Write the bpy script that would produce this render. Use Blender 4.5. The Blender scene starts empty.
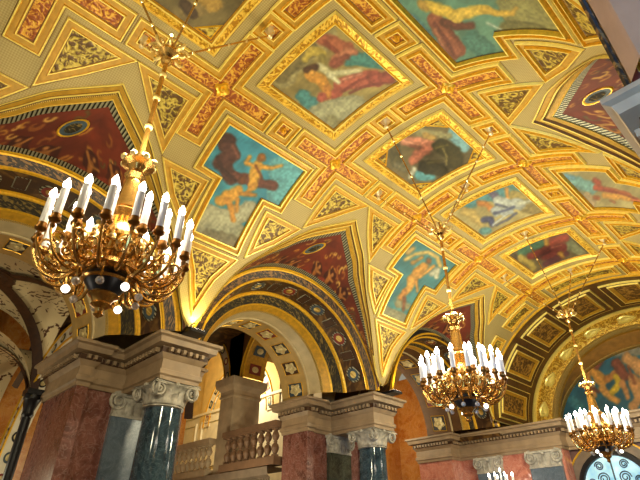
import bpy, bmesh, math, random
import numpy as np
from mathutils import Vector, Matrix
from mathutils.geometry import delaunay_2d_cdt
random.seed(7); rs = np.random.RandomState(5)
SC = bpy.context.scene; COL = SC.collection
# ---------------------------------------------------------------- units
# x across the hall, y along it (bays every 2 units), z measured from the vault springing
S = 2.4; EYE = 1.65; HS = 1.2223 * S + EYE
W, B = 1.414, 1.273
pi = math.pi; R = math.radians
A2D = 42.6                      # arc units -> degrees on the vault
def wp(p): return Vector((p[0]*S, p[1]*S, p[2]*S + HS))
def V(deg, y, o=0.0):
    t = R(deg); return (math.sin(t)*(W-o), y, math.cos(t)*(B-o))
def VA(a, y, o=0.0): return V(a*A2D, y, o)
# ---------------------------------------------------------------- materials
def lin(c):
    return tuple((v/255/12.92 if v/255 <= .04045 else ((v/255+.055)/1.055)**2.4) for v in c)
def lin4(c): return lin(c) + (1.0,)
MATS = {}
def new_mat(name):
    m = bpy.data.materials.new(name); m.use_nodes = True; MATS[name] = m
    nt = m.node_tree; b = nt.nodes['Principled BSDF']; return m, nt, b
def N(nt, t, **k):
    n = nt.nodes.new(t)
    for a, v in k.items():
        if a[0] == '_': n.inputs[a[1:]].default_value = v
        else: setattr(n, a, v)
    return n
def ramp(nt, stops, interp='LINEAR'):
    r = nt.nodes.new('ShaderNodeValToRGB'); e = r.color_ramp.elements; r.color_ramp.interpolation = interp
    while len(e) > 1: e.remove(e[-1])
    e[0].position = stops[0][0]; e[0].color = lin4(stops[0][1])
    for p, c in stops[1:]:
        x = e.new(p); x.color = lin4(c)
    return r
def bump(nt, b, src, strength=.3, dist=.01):
    bp = N(nt, 'ShaderNodeBump'); bp.inputs['Strength'].default_value = strength; bp.inputs['Distance'].default_value = dist
    nt.links.new(src, bp.inputs['Height']); nt.links.new(bp.outputs['Normal'], b.inputs['Normal'])
def coords(nt, uv=True, scale=(1, 1, 1), rot=0):
    tc = N(nt, 'ShaderNodeTexCoord'); mp = N(nt, 'ShaderNodeMapping')
    mp.inputs['Scale'].default_value = scale; mp.inputs['Rotation'].default_value = (0, 0, rot)
    nt.links.new(tc.outputs['UV' if uv else 'Object'], mp.inputs['Vector']); return mp.outputs['Vector']
def flat(name, c, rough=.5, metal=0.0, var=.12, scale=14, bmp=.0, uv=False, emit=None, es=0):
    m, nt, b = new_mat(name); v = coords(nt, uv)
    n = N(nt, 'ShaderNodeTexNoise'); n.inputs['Scale'].default_value = scale; n.inputs['Detail'].default_value = 5
    nt.links.new(v, n.inputs['Vector'])
    d = tuple(max(0, x*(1-var)) for x in c); l = tuple(min(255, x*(1+var)) for x in c)
    r = ramp(nt, [(.3, d), (.7, l)]); nt.links.new(n.outputs['Fac'], r.inputs['Fac'])
    nt.links.new(r.outputs['Color'], b.inputs['Base Color'])
    b.inputs['Roughness'].default_value = rough; b.inputs['Metallic'].default_value = metal
    if bmp: bump(nt, b, n.outputs['Fac'], bmp, .02)
    if emit: b.inputs['Emission Color'].default_value = lin4(emit); b.inputs['Emission Strength'].default_value = es
    return m
def scroll(name, ground, leaf, hi, scale=16, thr=.5, rough=.45, metal=.2, bmp=.5, soft=.05):
    """painted or gilt scrolling foliage: contour bands of a warped noise"""
    m, nt, b = new_mat(name); v = coords(nt, True)
    n1 = N(nt, 'ShaderNodeTexNoise'); n1.inputs['Scale'].default_value = scale*.55; n1.inputs['Detail'].default_value = 1.5
    nt.links.new(v, n1.inputs['Vector'])
    mx = N(nt, 'ShaderNodeVectorMath', operation='MULTIPLY_ADD'); mx.inputs[1].default_value = (2.2/scale*1.6,)*3
    nt.links.new(n1.outputs['Color'], mx.inputs[0]); nt.links.new(v, mx.inputs[2])
    vo = N(nt, 'ShaderNodeTexVoronoi', feature='DISTANCE_TO_EDGE'); vo.inputs['Scale'].default_value = scale
    nt.links.new(mx.outputs[0], vo.inputs['Vector'])
    n2 = N(nt, 'ShaderNodeTexNoise'); n2.inputs['Scale'].default_value = scale*1.1; n2.inputs['Detail'].default_value = 2; n2.inputs['Distortion'].default_value = 1.6
    nt.links.new(v, n2.inputs['Vector'])
    s = N(nt, 'ShaderNodeMath', operation='MULTIPLY_ADD'); s.inputs[1].default_value = -.9
    nt.links.new(vo.outputs['Distance'], s.inputs[0]); nt.links.new(n2.outputs['Fac'], s.inputs[2])
    r = ramp(nt, [(max(0, thr-.10-soft), ground), (thr-.10+soft, leaf), (min(1, thr+.10), hi)])
    nt.links.new(s.outputs[0], r.inputs['Fac']); nt.links.new(r.outputs['Color'], b.inputs['Base Color'])
    b.inputs['Roughness'].default_value = rough; b.inputs['Metallic'].default_value = metal
    bump(nt, b, s.outputs[0], bmp, .02); return m
def marble(name, c1, c2, vein, rough=.12, scale=2.2, vt=.02):
    m, nt, b = new_mat(name); v = coords(nt, False)
    n = N(nt, 'ShaderNodeTexNoise'); n.inputs['Scale'].default_value = scale; n.inputs['Detail'].default_value = 9; n.inputs['Distortion'].default_value = 1.2
    nt.links.new(v, n.inputs['Vector']); r = ramp(nt, [(.32, c1), (.5, c2), (.68, c1)]); nt.links.new(n.outputs['Fac'], r.inputs['Fac'])
    n2 = N(nt, 'ShaderNodeTexNoise'); n2.inputs['Scale'].default_value = scale*1.7; n2.inputs['Detail'].default_value = 10; n2.inputs['Distortion'].default_value = 2.5
    nt.links.new(v, n2.inputs['Vector']); r2 = ramp(nt, [(.5-vt*2, (0, 0, 0)), (.5, (255, 255, 255)), (.5+vt*2, (0, 0, 0))])
    nt.links.new(n2.outputs['Fac'], r2.inputs['Fac'])
    mx = N(nt, 'ShaderNodeMix', data_type='RGBA'); mx.inputs['B'].default_value = lin4(vein)
    k = N(nt, 'ShaderNodeMath', operation='MULTIPLY'); k.inputs[1].default_value = .28
    nt.links.new(r2.outputs['Color'], k.inputs[0]); nt.links.new(k.outputs[0], mx.inputs['Factor'])
    nt.links.new(r.outputs['Color'], mx.inputs['A']); nt.links.new(mx.outputs['Result'], b.inputs['Base Color'])
    b.inputs['Roughness'].default_value = rough; return m
def weave(name, c, c2, scale=60, rough=.55, metal=.15):
    m, nt, b = new_mat(name); v = coords(nt, True, rot=R(45))
    ch = N(nt, 'ShaderNodeTexChecker'); ch.inputs['Scale'].default_value = scale
    ch.inputs['Color1'].default_value = lin4(c); ch.inputs['Color2'].default_value = lin4(c2)
    nt.links.new(v, ch.inputs['Vector'])
    n = N(nt, 'ShaderNodeTexNoise'); n.inputs['Scale'].default_value = 5; n.inputs['Detail'].default_value = 4
    nt.links.new(v, n.inputs['Vector'])
    mx = N(nt, 'ShaderNodeMix', data_type='RGBA', blend_type='MULTIPLY'); mx.inputs['Factor'].default_value = .25
    nt.links.new(ch.outputs['Color'], mx.inputs['A']); nt.links.new(n.outputs['Fac'], mx.inputs['B'])
    nt.links.new(mx.outputs['Result'], b.inputs['Base Color'])
    b.inputs['Roughness'].default_value = rough; b.inputs['Metallic'].default_value = metal; return m
def stripes(name, c, c2, scale=40, axis=0, rough=.4, metal=.4, bmp=.6):
    """ribbed or beaded moulding: stripes across the run"""
    m, nt, b = new_mat(name); v = coords(nt, True)
    w = N(nt, 'ShaderNodeTexWave', bands_direction='X' if axis == 0 else 'Y'); w.inputs['Scale'].default_value = scale
    nt.links.new(v, w.inputs['Vector']); r = ramp(nt, [(.25, c2), (.6, c)]); nt.links.new(w.outputs['Fac'], r.inputs['Fac'])
    nt.links.new(r.outputs['Color'], b.inputs['Base Color']); b.inputs['Roughness'].default_value = rough
    b.inputs['Metallic'].default_value = metal; bump(nt, b, w.outputs['Fac'], bmp, .02); return m
def painted(name, rough=.6):
    m, nt, b = new_mat(name); a = N(nt, 'ShaderNodeAttribute', attribute_name='paint')
    nt.links.new(a.outputs['Color'], b.inputs['Base Color']); b.inputs['Roughness'].default_value = rough; return m
weave('sage', (184, 164, 104), (164, 142, 84), 110)
flat('gilt', (228, 176, 44), .35, .4, .08, 20)
flat('gilt_pale', (252, 222, 112), .35, .25, .05, 20)
flat('crevice', (104, 70, 26), .6, 0, .1, 10)  # shade painted as thin dark strips along the moulding edges
flat('ochre', (184, 142, 46), .5, .1, .08, 12)
flat('ochre_deep', (196, 146, 36), .45, .2, .1, 12)
scroll('red_scroll', (142, 72, 24), (184, 116, 34), (220, 168, 58), 26, .45)
scroll('leaf_scroll', (88, 60, 20), (152, 128, 44), (202, 178, 76), 20, .46)
scroll('gilt_scroll', (170, 120, 26), (212, 164, 44), (242, 204, 84), 26, .45, metal=.45)
scroll('coffer_field', (84, 52, 20), (146, 102, 38), (190, 146, 62), 14, .46, metal=.2)
scroll('leaf_gold', (164, 128, 50), (206, 172, 82), (236, 208, 124), 9, .45, metal=.3)
scroll('dark_leaf', (34, 28, 12), (60, 50, 22), (122, 98, 40), 20, .5, bmp=.1, metal=0, rough=.8)
scroll('black_leaf', (122, 86, 40), (42, 28, 14), (30, 20, 10), 22, .44, bmp=.1)
scroll('brown_band', (66, 42, 20), (84, 56, 26), (122, 88, 42), 6, .5, bmp=.15)
scroll('grotesque', (226, 206, 160), (96, 56, 34), (70, 40, 26), 7, .63, metal=0, bmp=.0, soft=.02)
stripes('silver_border', (160, 156, 128), (34, 32, 20), 11, 0)
stripes('beading', (246, 212, 118), (122, 84, 24), 30, 0)
flat('sandstone_dark', (124, 94, 70), .6, 0, .08, 4, .1)  # same sandstone with its backlit shade put into the colour
flat('reveal_brown', (168, 122, 56), .5, .1, .1, 6)
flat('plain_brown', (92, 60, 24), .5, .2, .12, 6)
flat('cream', (192, 172, 126), .5, 0, .06, 5)
flat('cream_gold', (196, 164, 98), .45, .15, .06, 5)
flat('stone', (158, 134, 104), .5, 0, .09, 4, .05)
flat('stone_dark', (120, 104, 88), .5, 0, .1, 4)
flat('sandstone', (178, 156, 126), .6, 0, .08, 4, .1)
flat('capital_stone', (176, 170, 156), .55, 0, .2, 9, .2)
flat('purple_wall', (104, 72, 66), .5, 0, .08, 3)
flat('soffit_mauve', (140, 108, 84), .55, 0, .1, 3)  # mauve-grey shading of the right arch bands put into the colour
flat('hall_plaster', (222, 190, 120), .7, 0, .05, 3)
flat('floor_stone', (96, 76, 58), .25, 0, .1, 3)
marble('pink_marble', (96, 56, 48), (136, 88, 78), (196, 160, 150), .26, 2.6)
marble('rose_marble', (176, 100, 84), (206, 134, 112), (230, 190, 170))
marble('orange_marble', (206, 120, 44), (228, 158, 76), (244, 206, 140), .25, 1.8)
marble('blue_marble', (26, 42, 54), (54, 76, 90), (120, 146, 156), .06, 3.2)
marble('grey_marble', (78, 92, 106), (100, 114, 128), (140, 150, 160), .3, 3.0)
marble('green_marble', (44, 48, 40), (66, 70, 58), (110, 110, 96), .15, 3.0)
flat('panel_dark', (66, 40, 20), .5, .1, .15, 10)
flat('panel_black', (34, 32, 34), .5, 0, .15, 10)
flat('panel_red', (122, 40, 28), .5, 0, .12, 10)
flat('panel_blue', (60, 76, 84), .5, 0, .12, 10)
flat('rosette', (214, 196, 140), .45, .2, .08, 10)
flat('brass', (206, 160, 86), .24, .9, .1, 20)
flat('brass_dark', (140, 96, 44), .35, .85, .15, 20)
flat('brass_pale', (246, 214, 140), .28, .7, .08, 20)
flat('candle', (246, 244, 240), .3, 0, .02, 5)
flat('iron', (24, 24, 28), .4, .3, .1, 10)
flat('hook_gilt', (228, 206, 150), .35, .4, .05, 10)
flat('hall_white', (232, 222, 196), .6, 0, .04, 4)
painted('fresco'); painted('fresco_red', .65); painted('fresco_lunette', .55)
m, nt, b = new_mat('bulb'); b.inputs['Base Color'].default_value = (1, .95, .85, 1)
b.inputs['Emission Color'].default_value = (1, .9, .74, 1); b.inputs['Emission Strength'].default_value = 30
m, nt, b = new_mat('globe'); b.inputs['Base Color'].default_value = (1, .95, .85, 1)
b.inputs['Emission Color'].default_value = (1, .9, .76, 1); b.inputs['Emission Strength'].default_value = 5
m, nt, b = new_mat('crystal'); b.inputs['Base Color'].default_value = (.9, .86, .8, 1)
b.inputs['Roughness'].default_value = .05; b.inputs['Transmission Weight'].default_value = .6
m, nt, b = new_mat('window_glass'); v = coords(nt, False)
n = N(nt, 'ShaderNodeTexNoise'); n.inputs['Scale'].default_value = 3; nt.links.new(v, n.inputs['Vector'])
r = ramp(nt, [(.3, (120, 176, 200)), (.7, (196, 226, 236))]); nt.links.new(n.outputs['Fac'], r.inputs['Fac'])
nt.links.new(r.outputs['Color'], b.inputs['Emission Color']); nt.links.new(r.outputs['Color'], b.inputs['Base Color'])
b.inputs['Emission Strength'].default_value = .75; b.inputs['Roughness'].default_value = .1
# ---------------------------------------------------------------- mesh builder
WL = {}
class MB:
    def __init__(s): s.v = []; s.f = []; s.uv = []; s.mi = []; s.cur = 0; s.mats = []
    def m(s, name):
        if name not in s.mats: s.mats.append(name)
        s.cur = s.mats.index(name); return s
    def add(s, vs, fs, uvs=None):
        k = len(s.v); s.v += [tuple(v) for v in vs]
        s.uv += list(uvs) if uvs is not None else [(v[0]+v[2]*.7, v[1]+v[2]) for v in vs]
        for f in fs: s.f.append([i+k for i in f]); s.mi.append(s.cur)
        return s
    def grid(s, rows, uvs=None, wrap=False):
        n = len(rows[0]); vs = [p for r in rows for p in r]; fs = []
        for i in range(len(rows)-1):
            for j in range(n if wrap else n-1):
                j2 = (j+1) % n; fs.append((i*n+j, i*n+j2, (i+1)*n+j2, (i+1)*n+j))
        return s.add(vs, fs, [u for r in uvs for u in r] if uvs else None)
    def box(s, x0, x1, y0, y1, z0, z1):
        vs = [(x, y, z) for z in (z0, z1) for y in (y0, y1) for x in (x0, x1)]
        return s.add(vs, [(0, 2, 3, 1), (4, 5, 7, 6), (0, 1, 5, 4), (2, 6, 7, 3), (0, 4, 6, 2), (1, 3, 7, 5)])
    def lathe(s, prof, c=(0, 0, 0), n=20, tilt=None):
        rows = [[(c[0]+r*math.cos(2*pi*j/n), c[1]+r*math.sin(2*pi*j/n), c[2]+z) for j in range(n)] for r, z in prof]
        s.grid(rows, [[(j/n, z) for j in range(n)] for r, z in prof], True)
        k = len(s.v)-n*len(prof)
        if prof[0][0] > 1e-5: s.f.append(list(range(k, k+n))[::-1]); s.mi.append(s.cur)
        if prof[-1][0] > 1e-5: s.f.append(list(range(len(s.v)-n, len(s.v)))); s.mi.append(s.cur)
        return s
    def tube(s, pts, r, n=6, caps=True):
        pts = [Vector(p) for p in pts]; rr = r if isinstance(r, (list, tuple)) else [r]*len(pts)
        t0 = (pts[1]-pts[0]).normalized(); u = t0.orthogonal().normalized(); rows = []
        for i, p in enumerate(pts):
            t = (pts[min(i+1, len(pts)-1)]-pts[max(i-1, 0)]).normalized()
            u = (u-t*u.dot(t)); u = u.normalized() if u.length > 1e-6 else t.orthogonal().normalized()
            w = t.cross(u); rows.append([tuple(p+(u*math.cos(2*pi*j/n)+w*math.sin(2*pi*j/n))*rr[i]) for j in range(n)])
        s.grid(rows, None, True); k = len(s.v)-n*len(pts)
        if caps:
            s.f.append(list(range(k, k+n))[::-1]); s.mi.append(s.cur); s.f.append(list(range(len(s.v)-n, len(s.v)))); s.mi.append(s.cur)
        return s
    def ball(s, c, r, sx=1, sy=1, sz=1, n=10):
        k = n//2+1
        pr = [(max(1e-4, r*math.sin(pi*i/(k))), -r*math.cos(pi*i/(k))) for i in range(k+1)]
        rows = [[(c[0]+q*sx*math.cos(2*pi*j/n), c[1]+q*sy*math.sin(2*pi*j/n), c[2]+z*sz) for j in range(n)] for q, z in pr]
        return s.grid(rows, None, True)
    def build(s, name, mat=None, parent=None, local=False, smooth=True, origin=None, angle=None):
        if mat: s.mats = s.mats or [mat]
        pts = [Vector(v)*S if local else wp(v) for v in s.v]
        if parent is not None: o = Vector((0, 0, 0)) if local else WL[parent.name]
        elif origin is not None: o = wp(origin)
        elif local: o = Vector((0, 0, 0))
        else:
            xs = [p.x for p in pts]; ys = [p.y for p in pts]; zs = [p.z for p in pts]
            o = Vector(((min(xs)+max(xs))/2, (min(ys)+max(ys))/2, min(zs)))
        o = Vector(o); me = bpy.data.meshes.new(name)
        me.from_pydata([tuple(p-o) for p in pts], [], s.f)
        for mt in s.mats: me.materials.append(MATS[mt])
        if len(s.mats) > 1: me.polygons.foreach_set('material_index', s.mi)
        uvl = me.uv_layers.new(name='UVMap'); li = np.empty(len(me.loops), dtype=np.int32)
        me.loops.foreach_get('vertex_index', li); uvl.data.foreach_set('uv', np.array(s.uv, dtype=np.float32)[li].ravel())
        if smooth: me.shade_smooth(); 
        if smooth: me.set_sharp_from_angle(angle=R(angle or 32))
        me.validate(); me.update()
        ob = bpy.data.objects.new(name, me); COL.objects.link(ob)
        if parent is not None: ob.parent = parent
        else: ob.location = o
        WL[ob.name] = o
        return ob
def thing(name, label, cat, loc, group=None, kind=None):
    o = bpy.data.objects.new(name, None); COL.objects.link(o); o.empty_display_size = .2
    L = wp(loc) if loc is not None else Vector((0, 0, 0)); o.location = L; WL[o.name] = L
    if label: o['label'] = label
    if cat: o['category'] = cat
    if group: o['group'] = group
    if kind: o['kind'] = kind
    return o
def tag(o, label, cat, group=None):
    o['label'] = label; o['category'] = cat
    if group: o['group'] = group
    return o
def struct(o): o['kind'] = 'structure'; return o
def copy_tree(o, parent=None):
    c = o.copy(); COL.objects.link(c); c.parent = parent
    for ch in list(o.children): copy_tree(ch, c)
    return c
# ---------------------------------------------------------------- polygon tools (metric a,y plane)
def ccw(p): return p if sum(p[i][0]*p[(i+1) % len(p)][1]-p[(i+1) % len(p)][0]*p[i][1] for i in range(len(p))) > 0 else p[::-1]
def inset(poly, d):
    n = len(poly); out = []
    for i in range(n):
        a, b, c = Vector(poly[i-1]), Vector(poly[i]), Vector(poly[(i+1) % n])
        e1 = (b-a).normalized(); e2 = (c-b).normalized(); n1 = Vector((-e1.y, e1.x)); n2 = Vector((-e2.y, e2.x))
        k = 1+n1.dot(n2); m = (n1+n2)/max(k, .25); out.append((b.x+m.x*d, b.y+m.y*d))
    return out
def subdiv(ring, ns):
    out = []
    for i, p in enumerate(ring):
        q = ring[(i+1) % len(ring)]
        for k in range(ns[i]): t = k/ns[i]; out.append((p[0]+(q[0]-p[0])*t, p[1]+(q[1]-p[1])*t))
    return out
def frame(mb, poly, prof, fn, step=.06):
    """prof: (inset, height, material of the strip that starts here); returns the inner polygon"""
    poly = ccw(poly); ns = [max(1, int(math.dist(poly[i], poly[(i+1) % len(poly)])/step+.5)) for i in range(len(poly))]
    rings = [(subdiv(inset(poly, d), ns), h) for d, h, _ in prof]
    for i in range(len(prof)-1):
        mb.m(prof[i][2]); (r0, h0), (r1, h1) = rings[i], rings[i+1]; n = len(r0); acc = 0; us = []
        for j in range(n+1):
            us.append(acc)
            if j < n: acc += math.dist(r0[j], r0[(j+1) % n])
        a = [fn(*r0[j % n], h0) for j in range(n+1)]; bb = [fn(*r1[j % n], h1) for j in range(n+1)]
        mb.grid([a, bb], [[(u, 0) for u in us], [(u, prof[i+1][0]-prof[i][0]) for u in us]])
    return inset(poly, prof[-1][0])
def inside(p, poly):
    c = False; x, y = p
    for i in range(len(poly)):
        (x1, y1), (x2, y2) = poly[i-1], poly[i]
        if (y1 > y) != (y2 > y) and x < (x2-x1)*(y-y1)/(y2-y1)+x1: c = not c
    return c
def fill(mb, poly, fn, h, step=.06, jit=0):
    poly = ccw(poly); ns = [max(1, int(math.dist(poly[i], poly[(i+1) % len(poly)])/step+.5)) for i in range(len(poly))]
    ring = subdiv(poly, ns); core = inset(poly, step*.4)
    xs = [p[0] for p in poly]; ys = [p[1] for p in poly]; pts = list(ring)
    i = 0; y = min(ys)+step/2
    while y < max(ys):
        x = min(xs)+step*(.25 if i % 2 else .75)
        while x < max(xs):
            if inside((x, y), core): pts.append((x, y))
            x += step
        y += step; i += 1
    n = len(ring)
    vo, _, fo, *_ = delaunay_2d_cdt([Vector(p) for p in pts], [(j, (j+1) % n) for j in range(n)], [], 1, 1e-6)
    mb.add([fn(p.x, p.y, h) for p in vo], [tuple(f) for f in fo], [(p.x, p.y) for p in vo]); return [(p.x, p.y) for p in vo]
def offset_fn(fn, dx=0, dy=0): return lambda a, y, o: fn(a+dx, y+dy, o)
# ---------------------------------------------------------------- painting with strokes
def vnoise(x, y, seed=0):
    r = np.random.RandomState(seed); T = r.rand(64, 64); xi = np.floor(x).astype(int); yi = np.floor(y).astype(int)
    fx = x-xi; fy = y-yi; fx = fx*fx*(3-2*fx); fy = fy*fy*(3-2*fy); g = lambda i, j: T[i % 64, j % 64]
    return (g(xi, yi)*(1-fx)+g(xi+1, yi)*fx)*(1-fy)+(g(xi, yi+1)*(1-fx)+g(xi+1, yi+1)*fx)*fy
def paint(ob, pts, aff, base, shapes, seed=1, soft=2.6):
    """pts: art coordinates per vertex; aff maps them to the stroke plane; shapes: (colour, radius, points...)"""
    P = np.array(pts)@np.array(aff[:4]).reshape(2, 2).T+np.array(aff[4:]); X, Y = P[:, 0], P[:, 1]
    wob = (vnoise(X/5, Y/5, seed)-.5)*3.2; wob2 = (vnoise(X/2.2, Y/2.2, seed+3)-.5)
    col = np.tile(np.array(base, float), (len(P), 1)); col *= (.86+.28*vnoise(X/11, Y/11, seed+1))[:, None]
    for sh in shapes:
        c, r0, r1, ps = sh; d = np.full(len(P), 1e9); par = np.zeros(len(P)); r = np.full(len(P), float(r0))
        m = max(1, len(ps)-1)
        for i in range(m):
            ax, ay = ps[i]; bx, by = ps[min(i+1, len(ps)-1)]; dx, dy = bx-ax, by-ay; L = dx*dx+dy*dy+1e-9
            t = np.clip(((X-ax)*dx+(Y-ay)*dy)/L, 0, 1); q = np.hypot(X-ax-t*dx, Y-ay-t*dy); rr = r0+(r1-r0)*(i+t)/m
            k = (q-rr) < (d-r); d = np.where(k, q, d); r = np.where(k, rr, r)
        sd = d-r+wob*min(1, r0/6); f = np.clip(.5-sd/soft, 0, 1)
        cc = np.array(c, float)[None, :]*(1.0+.16*wob2[:, None]+.16*np.clip(-sd/np.maximum(r, 1), 0, 1)[:, None]-.08)
        col = col*(1-f[:, None])+cc*f[:, None]
    col = (col*.96+col.mean(axis=1)[:, None]*np.array([.03, .02, .01]))*.97; col = 255*(np.clip(col, 0, 255)/255)**1.12*np.array([.95, 1.0, 1.05]); col = np.clip(col*(1+.08*wob2[:, None]+.12*(vnoise((X+Y)/2.4, (X-Y)/10, seed+9)-.5)[:, None]), 0, 255)/255; l = np.where(col <= .04045, col/12.92, ((col+.055)/1.055)**2.4)
    me = ob.data; at = me.color_attributes.new('paint', 'FLOAT_COLOR', 'POINT')
    at.data.foreach_set('color', np.c_[l, np.ones(len(l))].astype(np.float32).ravel())
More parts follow.
